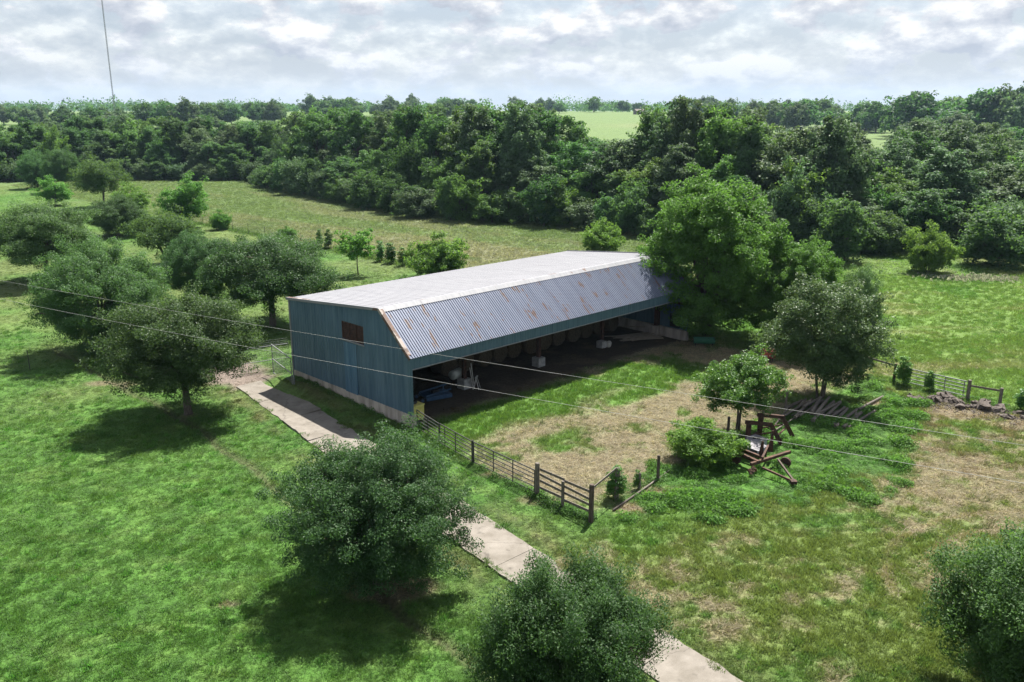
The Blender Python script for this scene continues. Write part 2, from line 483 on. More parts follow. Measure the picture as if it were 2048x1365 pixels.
def zones(x, y):
    """colour, tuft density weight, tuft height, weed weight at each point"""
    v = (x - BARN[0]) * CT + (y - BARN[1]) * ST
    u = -(x - BARN[0]) * ST + (y - BARN[1]) * CT
    n1 = fbm(x / 7.0, y / 7.0, 3, 4); n2 = fbm(x / 1.6, y / 1.6, 8, 3); n3 = fbm(x / 22.0, y / 22.0, 12, 3)
    n4 = fbm(x / 0.7, y / 0.7, 77, 2)
    wob = (n1 - 0.5) * 5 + (n2 - 0.5) * 3
    c = np.zeros(x.shape + (3,)) + np.array(LAWN)
    c = mixc(c, LAWN2, smooth(0.45, 0.75, n1 * 0.5 + n4 * 0.5) * 0.9)
    c = mixc(c, LAWN_D, smooth(0.55, 0.75, n2) * 0.2)
    c = mixc(c, (0.115, 0.180, 0.048), smooth(0.56, 0.80, fbm(x / 1.6 + 7, y / 0.7, 19, 4)) * 0.4)
    h = 0.06 + 0.045 * smooth(0.4, 0.8, n2)
    dens = np.ones(x.shape)
    weed = np.zeros(x.shape)
    # worn brown turf in places beside the drive and among the trees
    dl, dr = drive_edges(u)
    near_drive = np.exp(-np.abs(v - dl + 0.9) / 1.1) + np.exp(-np.abs(v - dr - 0.8) / 0.9)
    c = mixc(c, (0.120, 0.118, 0.052), near_drive * 0.85 * smooth(0.30, 0.6, n1 * 0.5 + n2 * 0.5))
    h = h * (1 - 0.5 * np.clip(near_drive, 0, 1))
    orch = smooth(16, 24, u) * (1 - smooth(36, 39, v))
    c = mixc(c, (0.112, 0.150, 0.050), orch * smooth(0.35, 0.65, n3 * 0.6 + n1 * 0.4) * 0.9)
    h = h * (1 - 0.3 * orch)
    # meadow behind the long fence
    m = smooth(34.5, 35.5, v + 0.25 * (n2 - 0.5)) * smooth(2, 9, u + wob * 0.4)
    mc = np.zeros_like(c) + np.array(MEAD)
    st = fbm(v / 5.0 + 3, u / 26.0, 41, 4)
    mc = mixc(mc, TAN, smooth(0.46, 0.70, st) * 0.75)
    mc = mixc(mc, (0.072, 0.115, 0.036), smooth(0.5, 0.7, n1) * 0.7)
    mc = mixc(mc, (0.172, 0.168, 0.105), (1 - smooth(0, 26, np.abs(v - 44 + (u - 60) * 0.05))) * (1 - smooth(60, 95, u)) * smooth(0.3, 0.6, n2 * 0.5 + st * 0.5) * 0.75)
    c = c * (1 - m[..., None]) + mc * m[..., None]
    h = h * (1 - m) + (0.16 + 0.1 * n2) * m
    # pasture on the right, beyond the fence
    p = smooth(29.0, 30.4, v) * (1 - smooth(3, 12, u + wob * 0.6))
    pc = np.zeros_like(c) + np.array(PAST)
    ps = fbm(x / 9.0, y / 3.0, 52, 4)
    pc = mixc(pc, (0.160, 0.185, 0.078), smooth(0.46, 0.68, ps) * 0.8)
    pc = mixc(pc, (0.066, 0.150, 0.028), smooth(0.52, 0.72, n1) * 0.8)
    c = c * (1 - p[..., None]) + pc * p[..., None]
    h = h * (1 - p) + (0.11 + 0.08 * n2) * p
    # the trampled yard in front of the barn: straw with green left along the eaves
    yd = smooth(-1.4, -0.4, v + (n2 - 0.5) * 0.8) * (1 - smooth(29, 31, v)) * smooth(-16.0, -14.4, u + (n2 - 0.5) * 1.2) * (1 - smooth(2.0, 3.5, u))
    yc = np.zeros_like(c) + np.array(STRAW)
    yc = mixc(yc, (0.150, 0.125, 0.080), smooth(0.5, 0.75, n2) * 0.55)
    green = smooth(0.46, 0.62, n1 * 0.40 + n2 * 0.40 + n4 * 0.2) * 0.95
    strip = np.exp(-((u + 3.0 + (n1 - 0.5) * 4.0 + 0.06 * (v - 14)) / 2.5) ** 2) * (1 - smooth(21, 25, v)) * 1.45
    strip2 = np.exp(-((u + 8.2 + (n1 - 0.5) * 4.0) / 0.8) ** 2) * smooth(2.5, 4, v) * (1 - smooth(6.0, 9, v)) * 0.9
    strip3 = np.exp(-((u + 6.3 + (n1 - 0.5) * 2.0) / 0.9) ** 2) * smooth(11, 13, v) * (1 - smooth(17, 19, v)) * 1.1
    edge = (1 - smooth(-1.2, 0.8, v)) * smooth(-10, -4, u) * 0.9
    gsum = np.clip(green * 0.85 + strip + strip2 + strip3 + edge, 0, 1)
    yc = mixc(yc, (0.080, 0.155, 0.032), gsum)
    c = c * (1 - yd[..., None]) + yc * yd[..., None]
    dens = dens * (1 - yd) + (0.25 + 0.75 * gsum) * yd
    h = h * (1 - yd) + (0.05 + 0.13 * gsum) * yd
    # floor of the barn: trodden dirt and old hay
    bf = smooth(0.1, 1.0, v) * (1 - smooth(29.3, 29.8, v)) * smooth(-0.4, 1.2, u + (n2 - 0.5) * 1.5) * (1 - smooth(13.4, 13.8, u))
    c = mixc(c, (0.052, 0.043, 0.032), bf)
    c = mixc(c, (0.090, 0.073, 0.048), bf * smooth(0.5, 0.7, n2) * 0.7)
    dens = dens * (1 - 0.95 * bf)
    # rough ground in front of the fence on the right: mown, dry, tracked
    fr = smooth(-8.0, -4.5, v + wob * 0.8) * (1 - smooth(28.6, 30.2, v)) * (1 - smooth(-17.6, -16.2, u + (n2 - 0.5) * 1.2))
    fc = np.zeros_like(c) + np.array(OLIVE)
    place = np.exp(-(((x - 25.5) / 5.5) ** 2 + ((y - 42.0) / 4.6) ** 2)) * 0.20 + np.exp(-(((x - 9.5) / 5.0) ** 2 + ((y - 29.0) / 3.0) ** 2)) * 0.12 + np.exp(-(((x - 16) / 5.0) ** 2 + ((y - 33.0) / 4.0) ** 2)) * 0.06
    dry = smooth(0.50, 0.70, n1 * 0.40 + n2 * 0.30 + n4 * 0.30 + place)
    fc = mixc(fc, (0.182, 0.166, 0.096), dry * 0.9)
    fc = mixc(fc, (0.070, 0.140, 0.032), smooth(0.50, 0.66, n2) * (1 - dry) * 0.9)
    dirt = smooth(0.52, 0.66, fbm(x / 2.2, y / 1.1, 91, 4)) * smooth(9, 17, v)
    fc = mixc(fc, (0.165, 0.130, 0.090), dirt * 0.75)
    # wheel tracks
    for (cx0, cy0, r0) in ((24.5, 30.5, 7.2), (24.5, 30.5, 8.9), (27.0, 25.0, 8.0), (27.0, 25.0, 9.7)):
        rr = np.hypot(x - cx0, (y - cy0) * 1.15)
        tr = np.exp(-((rr - r0 + (n2 - 0.5) * 0.5) / 0.22) ** 2) * smooth(0.36, 0.55, n1)
        fc = mixc(fc, (0.255, 0.21, 0.14), tr * 0.7)
    c = c * (1 - fr[..., None]) + fc * fr[..., None]
    dens = dens * (1 - fr * 0.35 * dry)
    h = h * (1 - fr) + (0.06 + 0.08 * (1 - dry)) * fr
    # green margin right by the board fence and along the drive
    gm = np.exp(-((u + 18.2 + 0.04 * v) / 1.4) ** 2) * smooth(-4, -2, v) * (1 - smooth(7, 11, v)) * 0.8
    c = mixc(c, (0.076, 0.150, 0.032), gm)
    # weedy hollow round the scrap
    WEEDS = [(6.3, 40.0), (9.5, 44.3), (12.6, 48.2), (16.8, 50.0), (21.5, 53.5), (25.5, 57.4), (27.5, 55.6), (25.0, 52.6), (22.2, 48.0), (19.6, 44.0), (16.8, 41.2), (13.0, 39.2), (9.0, 38.2), (6.8, 38.5)]
    wd = smooth(-1.5, 1.2, poly_sd(x, y, WEEDS) + (n2 - 0.5) * 4.5 + (n1 - 0.5) * 4.0)
    c = mixc(c, (0.066, 0.148, 0.026), wd * 0.9)
    c = mixc(c, (0.050, 0.122, 0.022), wd * smooth(0.5, 0.7, n2) * 0.8)
    weed = np.maximum(weed, wd)
    h = h * (1 - wd) + 0.18 * wd
    # bare scrapes
    for (bx, by, rx, ry, k) in ((5.9, 38.6, 0.9, 0.8, 0.9), (7.9, 40.6, 1.5, 0.7, 0.8), (24.5, 54.6, 1.3, 0.9, 0.95), (29.3, 52.6, 2.6, 1.5, 0.9), (32.5, 50.2, 3.0, 1.6, 0.9), (-4.9, 31.3, 1.9, 1.0, 0.75),
                                (-11.3, 30.2, 0.6, 0.35, 0.7), (-21.0, 51.9, 0.8, 0.6, 0.4), (-28.5, 58.6, 2.2, 0.9, 0.7), (18.6, 28.6, 0.7, 0.5, 0.7), (-26.0, 70.5, 2.5, 2.0, 0.5), (1.3, 39.6, 1.2, 0.6, 0.6), (-0.8, 42.8, 1.1, 0.4, 0.7)):
        t = 1 - smooth(0.45, 1.15, np.hypot((x - bx) / rx, (y - by) / ry) + (n2 - 0.5) * 0.9)
        c = mixc(c, (0.185, 0.140, 0.105), t * k)
        dens = dens * (1 - 0.8 * t * k); weed = weed * (1 - t * k)
    # gravel where the drive goes on past the tall gate
    gr = smooth(-0.9, 0.5, poly_sd(x, y, [bw(-3.9, 14.9)[:2], bw(-0.7, 15.0)[:2], bw(0.0, 20)[:2], bw(-3.2, 21.5)[:2], bw(-4.6, 17.6)[:2]]) + (n2 - 0.5) * 1.4)
    c = mixc(c, (0.165, 0.135, 0.115), gr)
    dens = dens * (1 - 0.9 * gr)
    # rut along the tree row
    rt = np.exp(-((v - rut_v(u)) / 0.3) ** 2) * (1 - smooth(33, 38, u)) * smooth(-32, -28, u)
    c = mixc(c, (0.070, 0.070, 0.038), rt * 0.9)
    dens = dens * (1 - 0.97 * rt)
    # line of rank growth under the long back fence
    fl = np.exp(-((v - 35.0) / 0.7) ** 2) * smooth(22, 30, u) * (1 - smooth(100, 112, u))
    c = mixc(c, (0.050, 0.095, 0.026), fl * 0.9)
    h = h + 0.4 * fl * (0.4 + n2)
    # fields far off
    ff = smooth(240, 330, y)
    fcol = np.zeros_like(c) + np.array(FARF)
    fn = vnoise(x / 170.0 + 4.2, y / 210.0, 66)
    fcol = mixc(fcol, (0.165, 0.165, 0.085), smooth(0.70, 0.78, fn) * 0.8)
    fcol = mixc(fcol, (0.085, 0.135, 0.045), smooth(0.3, 0.2, fn) * 0.9)
    c = c * (1 - ff[..., None]) + fcol * ff[..., None]
    creep = 0.30 * smooth(0.45, 0.75, fbm(u / 1.1, v / 1.1, 142, 3))
    drv = (v > dl - 0.05 + creep) & (v < dr + 0.05 - creep) & (u < 15.2)
    return c, dens, h, weed, drv, bf


def on_slab(x, y):
    v, u = wb(x, y)
    dl, dr = drive_edges(u)
    return ((v > dl) & (v < dr) & (u < 15.1)).astype(float)


def axis(lo, a, b, hi, step, grow=1.14):
    mid = list(np.arange(a, b + 1e-6, step))
    out = [a]; s = step
    left = []
    x = a
    while x > lo:
        s *= grow; x -= s; left.append(x)
    right = []; s = step; x = mid[-1]
    while x < hi:
        s *= grow; x += s; right.append(x)
    return np.array(left[::-1] + mid + right)


def mat_ground():
    m, nt, b = new_mat('ground')
    N = nt.nodes.new; L = nt.links.new
    at = N('ShaderNodeAttribute'); at.attribute_name = 'gcol'
    geo = N('ShaderNodeNewGeometry')
    n = N('ShaderNodeTexNoise'); n.inputs['Scale'].default_value = 5.0; n.inputs['Detail'].default_value = 8; n.inputs['Roughness'].default_value = 0.7
    L(geo.outputs['Position'], n.inputs['Vector'])
    mr = N('ShaderNodeMapRange'); mr.inputs[1].default_value = 0.3; mr.inputs[2].default_value = 0.7; mr.inputs[3].default_value = 0.55; mr.inputs[4].default_value = 1.45
    L(n.outputs[0], mr.inputs[0])
    n3 = N('ShaderNodeTexNoise'); n3.inputs['Scale'].default_value = 0.45; n3.inputs['Detail'].default_value = 7
    L(geo.outputs['Position'], n3.inputs['Vector'])
    mr3 = N('ShaderNodeMapRange'); mr3.inputs[1].default_value = 0.3; mr3.inputs[2].default_value = 0.7; mr3.inputs[3].default_value = 0.8; mr3.inputs[4].default_value = 1.2
    L(n3.outputs[0], mr3.inputs[0])
    mm = N('ShaderNodeMath'); mm.operation = 'MULTIPLY'; L(mr.outputs[0], mm.inputs[0]); L(mr3.outputs[0], mm.inputs[1])
    sc = N('ShaderNodeVectorMath'); sc.operation = 'SCALE'; L(at.outputs['Color'], sc.inputs[0]); L(mm.outputs[0], sc.inputs['Scale'])
    L(sc.outputs[0], b.inputs['Base Color'])
    b.inputs['Roughness'].default_value = 0.95
    b.inputs['Specular IOR Level'].default_value = 0.15
    n2 = N('ShaderNodeTexNoise'); n2.inputs['Scale'].default_value = 3.2; n2.inputs['Detail'].default_value = 7; n2.inputs['Roughness'].default_value = 0.7
    L(geo.outputs['Position'], n2.inputs['Vector'])
    bp = N('ShaderNodeBump'); bp.inputs['Strength'].default_value = 0.9; bp.inputs['Distance'].default_value = 0.25
    L(n2.outputs[0], bp.inputs['Height']); L(bp.outputs[0], b.inputs['Normal'])
    return m


def build_ground():
    xs = axis(-3800, -42, 40, 3800, 0.3, 1.09)
    ys = axis(-120, 20, 76, 5000, 0.3, 1.055)
    X, Y = np.meshgrid(xs, ys)
    x = X.ravel(); y = Y.ravel()
    z = terrain(x, y)
    nx, ny = len(xs), len(ys)
    idx = np.arange(nx * ny).reshape(ny, nx)
    q = np.stack([idx[:-1, :-1], idx[:-1, 1:], idx[1:, 1:], idx[1:, :-1]], -1).reshape(-1, 4)
    me = bpy.data.meshes.new('ground')
    fill_mesh(me, np.stack([x, y, z], 1), q)
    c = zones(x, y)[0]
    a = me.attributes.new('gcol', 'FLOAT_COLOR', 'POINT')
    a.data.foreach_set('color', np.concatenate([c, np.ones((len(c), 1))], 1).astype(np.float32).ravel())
    me.shade_smooth()
    me.materials.append(mat_ground())
    o = link('ground', me)
    tag(o, 'grassy farm ground with lawn, straw yard, meadow and far fields', 'ground', kind='structure')
    return o


def fill_mesh(me, verts, quads):
    n = len(verts); m = len(quads); k = quads.shape[1]
    me.vertices.add(n); me.vertices.foreach_set('co', verts.astype(np.float32).ravel())
    me.loops.add(m * k); me.loops.foreach_set('vertex_index', quads.astype(np.int32).ravel())
    me.polygons.add(m); me.polygons.foreach_set('loop_start', np.arange(0, m * k, k, dtype=np.int32))
    me.update(calc_edges=True)
    me.validate()


build_ground()


def unit(a):
    return a / (np.linalg.norm(a, axis=1, keepdims=True) + 1e-9)


def leaf_cloud(name, pts, outw, size, aspect, lv, mat, rng, up=0.35, outk=0.55, upright=False):
    n = len(pts)
    nrm = unit(unit(rng.normal(size=(n, 3))) * 0.75 + outw * outk + np.array([0, 0, up]))
    t = rng.normal(size=(n, 3))
    if upright:
        t = t * 0.5 + np.array([0, 0, 1.0]) + outw * 0.6
    t = unit(t - nrm * np.sum(t * nrm, 1, keepdims=True))
    b = np.cross(nrm, t)
    s = size * rng.uniform(0.65, 1.35, (n, 1))
    w = s * aspect
    V = np.empty((n, 4, 3))
    V[:, 0] = pts - t * s * 0.5
    V[:, 1] = pts + b * w * 0.5 + nrm * w * 0.12
    V[:, 2] = pts + t * s * 0.5
    V[:, 3] = pts - b * w * 0.5 + nrm * w * 0.12
    me = bpy.data.meshes.new(name)
    fill_mesh(me, V.reshape(-1, 3), np.arange(4 * n).reshape(n, 4))
    at = me.attributes.new('lv', 'FLOAT', 'FACE')
    at.data.foreach_set('value', np.clip(lv, 0, 1).astype(np.float32))
    me.materials.append(mat)
    return me


# ------------------------------------------------------------------ grass, weeds: uncountable, so instanced tufts
def mat_tuft(name, tfac=0.35):
    m, nt, b = new_mat(name)
    N = nt.nodes.new; L = nt.links.new
    at = N('ShaderNodeAttribute'); at.attribute_type = 'INSTANCER'; at.attribute_name = 'tcol'
    lv = N('ShaderNodeAttribute'); lv.attribute_name = 'lv'
    mr = N('ShaderNodeMapRange'); mr.inputs[3].default_value = 0.7; mr.inputs[4].default_value = 1.35
    L(lv.outputs['Fac'], mr.inputs[0])
    sc = N('ShaderNodeVectorMath'); sc.operation = 'SCALE'; L(at.outputs['Color'], sc.inputs[0]); L(mr.outputs[0], sc.inputs['Scale'])
    L(sc.outputs[0], b.inputs['Base Color'])
    b.inputs['Roughness'].default_value = 0.6
    b.inputs['Specular IOR Level'].default_value = 0.25
    tr = N('ShaderNodeBsdfTranslucent')
    s2 = N('ShaderNodeVectorMath'); s2.operation = 'MULTIPLY'; s2.inputs[1].default_value = (1.9, 1.9, 1.3); L(sc.outputs[0], s2.inputs[0])
    L(s2.outputs[0], tr.inputs['Color'])
    ms = N('ShaderNodeMixShader'); ms.inputs[0].default_value = tfac
    L(b.outputs[0], ms.inputs[1]); L(tr.outputs[0], ms.inputs[2])
    L(ms.outputs[0], nt.nodes['Material Output'].inputs['Surface'])
    return m


def tuft_mesh(name, nbl, rad, hgt, wid, lean, seed, mat, broad=False):
    r = np.random.default_rng(seed)
    V = []; Q = []; lv = []
    for i in range(nbl):
        a = r.uniform(0, 2 * math.pi); d = rad * math.sqrt(r.uniform())
        p = np.array([math.cos(a) * d, math.sin(a) * d, 0])
        la = r.uniform(0, 2 * math.pi); ln = lean * r.uniform(0.3, 1.3)
        h = hgt * r.uniform(0.5, 1.15)
        tip = p + np.array([math.cos(la) * ln, math.sin(la) * ln, h])
        side = np.array([-math.sin(la), math.cos(la), 0]) * wid * r.uniform(0.7, 1.3)
        o = len(V)
        if broad:
            mid = p * 0.4 + tip * 0.6 + np.array([0, 0, 0.08 * hgt])
            V += [mid * 0.75 + p * 0.25, mid + side, tip, mid - side]
        else:
            mid = p * 0.55 + tip * 0.45 + np.array([0, 0, 0.12 * h])
            V += [p - side * 0.5, p + side * 0.5, mid + side * 0.45, tip]
        Q.append([o, o + 1, o + 2, o + 3]); lv.append(r.uniform())
    me = bpy.data.meshes.new(name)
    fill_mesh(me, np.array(V), np.array(Q))
    at = me.attributes.new('lv', 'FLOAT', 'FACE'); at.data.foreach_set('value', np.array(lv, np.float32))
    me.materials.append(mat)
    return me


def scatter(name, label, cat, proto_me, pts, col, scale, seed):
    """one object: points with colour and size, instancing the tuft through geometry nodes"""
    n = len(pts)
    r = np.random.default_rng(seed)
    me = bpy.data.meshes.new(name)
    me.vertices.add(n); me.vertices.foreach_set('co', pts.astype(np.float32).ravel())
    a = me.attributes.new('tcol', 'FLOAT_COLOR', 'POINT')
    a.data.foreach_set('color', np.concatenate([col, np.ones((n, 1))], 1).astype(np.float32).ravel())
    a = me.attributes.new('tsc', 'FLOAT_VECTOR', 'POINT'); a.data.foreach_set('vector', scale.astype(np.float32).ravel())
    rot = np.stack([r.normal(0, 0.12, n), r.normal(0, 0.12, n), r.uniform(0, 6.283, n)], 1)
    a = me.attributes.new('trot', 'FLOAT_VECTOR', 'POINT'); a.data.foreach_set('vector', rot.astype(np.float32).ravel())
    o = link(name, me)
    proto = bpy.data.objects.new(name + '_tuft', proto_me)      # never linked to the scene: only a shape to repeat
    g = bpy.data.node_groups.new(name, 'GeometryNodeTree')
    g.interface.new_socket('Geometry', in_out='INPUT', socket_type='NodeSocketGeometry')
    g.interface.new_socket('Geometry', in_out='OUTPUT', socket_type='NodeSocketGeometry')
    N = g.nodes.new; L = g.links.new
    gi = N('NodeGroupInput'); go = N('NodeGroupOutput')
    m2p = N('GeometryNodeMeshToPoints')
    iop = N('GeometryNodeInstanceOnPoints')
    oi = N('GeometryNodeObjectInfo'); oi.inputs['Object'].default_value = proto
    oi.inputs['As Instance'].default_value = True
    ns = N('GeometryNodeInputNamedAttribute'); ns.data_type = 'FLOAT_VECTOR'; ns.inputs['Name'].default_value = 'tsc'
    nr = N('GeometryNodeInputNamedAttribute'); nr.data_type = 'FLOAT_VECTOR'; nr.inputs['Name'].default_value = 'trot'
    e2r = N('FunctionNodeEulerToRotation')
    L(gi.outputs[0], m2p.inputs[0]); L(m2p.outputs[0], iop.inputs['Points']); L(oi.outputs['Geometry'], iop.inputs['Instance'])
    L(nr.outputs[0], e2r.inputs[0]); L(e2r.outputs[0], iop.inputs['Rotation']); L(ns.outputs[0], iop.inputs['Scale'])
    L(iop.outputs[0], go.inputs[0])
    md = o.modifiers.new('tufts', 'NODES'); md.node_group = g
    tag(o, label, cat, kind='stuff')
    return o


def in_view(x, y, margin=6.0):
    """roughly the wedge of ground in front of the camera, with room to spare"""
    return (np.abs(x) < y * 0.66 + margin) & (y > 18)


MT = mat_tuft('grass_blades', 0.40)
MW = mat_tuft('weed_leaves', 0.38)


def build_grass():
    r = np.random.default_rng(5)
    tuft = tuft_mesh('grass_tuft', 26, 0.17, 1.0, 0.020, 0.09, 3, MT)
    # near ground: dense, thinner with distance
    P = []
    for (y0, y1, d) in ((19, 36, 46), (36, 52, 30), (52, 72, 18), (72, 100, 9)):
        w = y1 * 0.66 + 8
        n = int((y1 - y0) * 2 * w * d)
        x = r.uniform(-w, w, n); y = r.uniform(y0, y1, n)
        k = in_view(x, y)
        P.append(np.stack([x[k], y[k], np.full(k.sum(), d)], 1))
    P = np.concatenate(P)
    x, y, d = P.T
    c, dens, h, weed, drv, bf = zones(x, y)
    clump = 0.55 + 0.7 * smooth(0.35, 0.7, fbm(x / 0.45, y / 0.45, 201, 2))
    k = (r.uniform(size=len(x)) < dens * np.clip(clump, 0, 1)) & ~drv & (weed < 0.85)
    x, y, d, c, h, clump = x[k], y[k], d[k], c[k], h[k], clump[k]
    jit = r.uniform(0.75, 1.3, len(x))
    c = c * (0.82 + 0.4 * r.uniform(size=(len(x), 1)))
    sx = (1.0 + 0.5 * (46 - d) / 46) * r.uniform(0.7, 1.25, len(x))
    sz = h * jit * (0.55 + 0.6 * clump)
    scatter('grass', 'short uneven green and straw-coloured grass covering the near ground', 'grass', tuft,
            np.stack([x, y, terrain(x, y) - 0.005 + 0.075 * on_slab(x, y)], 1), c, np.stack([sx, sx, sz], 1), 6)
    print('grass tufts', len(x))
    # meadow and pasture farther off
    tuft2 = tuft_mesh('meadow_tuft', 22, 0.42, 1.0, 0.055, 0.25, 4, MT)
    x = r.uniform(-130, 100, 170000); y = r.uniform(98, 245, 170000)
    k = in_view(x, y) & (r.uniform(size=len(x)) < 110 / y)
    x, y = x[k], y[k]
    c, dens, h, weed, drv, bf = zones(x, y)
    c = c * (0.8 + 0.42 * r.uniform(size=(len(x), 1)))
    sx = r.uniform(0.7, 1.4, len(x))
    scatter('meadow_grass', 'long olive and tan meadow grass between the barn and the creek woods', 'grass', tuft2,
            np.stack([x, y, terrain(x, y) - 0.01], 1), c, np.stack([sx, sx, h * r.uniform(0.5, 1.3, len(x))], 1), 7)
    print('meadow tufts', len(x))
    # broad leaved weeds
    q = unit(r.normal(size=(110, 3))) * r.uniform(0.35, 1.0, (110, 1)) ** 0.5 * np.array([[0.34, 0.34, 0.26]])
    q[:, 2] = np.abs(q[:, 2]) + 0.02
    wt = leaf_cloud('weed_clump', q, unit(q), 0.085, 0.6, r.uniform(size=110), MW, r, up=0.5)
    x = r.uniform(4, 32, 34000); y = r.uniform(36, 60, 34000)
    c, dens, h, weed, drv, bf = zones(x, y)
    big = fbm(x / 1.1, y / 1.1, 301, 3)
    big = np.clip(big + 0.25 * (fbm(x / 3.5, y / 3.5, 305, 2) - 0.5), 0, 1)
    k = (weed > 0.12) & (r.uniform(size=len(x)) < weed * (0.35 + 0.8 * smooth(0.38, 0.58, big)))
    for (ox, oy, rad) in ((13.2, 43.9, 1.5), (14.3, 42.0, 0.9), (14.0, 46.0, 0.75), (15.2, 47.6, 1.1), (13.5, 45.2, 1.0), (18.4, 53.0, 1.3), (20.2, 52.2, 1.6), (21.8, 51.4, 1.2), (16.9, 50.6, 0.6)):
        k &= np.hypot(x - ox, y - oy) > rad * (0.85 + 0.3 * r.uniform(size=len(x)))
    x, y, c, big = x[k], y[k], c[k], big[k]
    xe = []
    for u in np.arange(-15.6, -12, 0.22):                      # along the foot of the board fence
        for q in range(4):
            p = bw(-1.55 + r.normal(0, 0.28), u + r.normal(0, 0.12)); xe.append(p)
    for u in np.arange(-12, -0.4, 0.4):
        p = bw(np.interp(u, [-12, -6.7, -0.2], [-1.4, -1.0, 0.2]) + r.normal(0, 0.2), u); xe.append(p)
    for u in np.arange(24, 104, 0.25):                         # rank growth under the back fence
        p = bw(35 + r.normal(0, 0.25), u); xe.append(p)
    for u in np.arange(-25, -15, 0.2):
        p = bw(30.4 + r.normal(0, 0.4), u); xe.append(p)
    for v in np.arange(1, 21, 0.2):
        p = bw(v, -15.2 + r.normal(0, 0.5)); xe.append(p)
    for u in np.arange(0.5, 13, 0.35):
        p = bw(-0.25 + r.normal(0, 0.15), u); xe.append(p)
    xe = np.array(xe)
    ce = np.tile(np.array([[0.050, 0.112, 0.024]]), (len(xe), 1))
    px = np.concatenate([x, xe[:, 0]]); py = np.concatenate([y, xe[:, 1]])
    c = c * 0.15 + np.array([[0.060, 0.140, 0.024]]) * 0.85
    c = np.concatenate([c, ce]) * r.uniform(0.8, 1.45, (len(px), 1))
    s = np.concatenate([0.5 + 0.75 * smooth(0.40, 0.72, big), r.uniform(0.5, 1.1, len(xe))]) * r.uniform(0.7, 1.2, len(px))
    scatter('weeds', 'knee-high bright green leafy weeds around the rusty scrap', 'weeds', wt,
            np.stack([px, py, terrain(px, py)], 1), c, np.stack([s, s, s * np.concatenate([0.5 + 0.8 * smooth(0.4, 0.72, big), np.ones(len(xe))])], 1), 8)
    # loose straw on the trampled yard and the dry places
    sm = tuft_mesh('straw_wisp', 16, 0.28, 0.05, 0.016, 0.22, 15, MT)
    x = r.uniform(-8, 36, 90000); y = r.uniform(24, 72, 90000)
    c, dens, h, weed, drv, bf = zones(x, y)
    dryness = smooth(0.12, 0.185, c[:, 0])
    k = (r.uniform(size=len(x)) < dryness * 0.9) & (weed < 0.4) & ~drv
    x, y = x[k], y[k]
    cs = np.array([[0.245, 0.215, 0.145]]) * r.uniform(0.55, 1.35, (len(x), 1)) * np.array([[1, 1, 1]]) + r.normal(0, 0.008, (len(x), 3))
    s = r.uniform(0.5, 1.5, len(x))
    scatter('straw', 'loose straw and dead grass lying on the yard and dry patches', 'straw', sm,
            np.stack([x, y, terrain(x, y)], 1), np.clip(cs, 0.02, 1), np.stack([s, s, s * 1.2], 1), 16)
    print('straw', len(x))
    # scattered coarse tufts and rosettes in the turf
    ct = tuft_mesh('coarse_tuft', 40, 0.16, 0.20, 0.020, 0.12, 17, MW)
    x = r.uniform(-60, 60, 16000); y = r.uniform(20, 100, 16000)
    k = in_view(x, y) & (fbm(x / 4.0, y / 4.0, 611, 3) + r.uniform(-0.25, 0.25, len(x)) > 0.52)
    x, y = x[k], y[k]
    c, dens, h, weed, drv, bf = zones(x, y)
    k = ~drv & (bf < 0.3) & (dens > 0.3); x, y, c = x[k], y[k], c[k]
    cc = c * np.array([[0.75, 0.95, 0.8]]) * r.uniform(0.7, 1.3, (len(x), 1))
    s = r.uniform(0.5, 1.3, len(x))
    scatter('coarse_grass', 'coarse darker tufts dotted about the lawn and pasture', 'grass', ct,
            np.stack([x, y, terrain(x, y)], 1), cc, np.stack([s * 1.2, s * 1.2, s], 1), 18)
    # a drift of white flower heads in the pasture
    fm = tuft_mesh('flower_head', 10, 0.16, 0.55, 0.05, 0.06, 19, MW, broad=True)
    n = 420
    x = r.normal(54.0, 3.2, n); y = r.normal(97.5, 1.1, n) + (x - 54) * -0.1
    s = r.uniform(0.5, 1.1, n)
    scatter('wildflowers', 'drift of small white wildflowers in the right pasture before the lone shrub', 'wildflowers', fm,
            np.stack([x, y, terrain(x, y)], 1), np.tile(np.array([[0.26, 0.27, 0.24]]), (n, 1)) * r.uniform(0.5, 1.1, (n, 1)), np.stack([s, s, s], 1), 20)
    print('coarse', len(x))
    print('weeds', len(px))


build_grass()


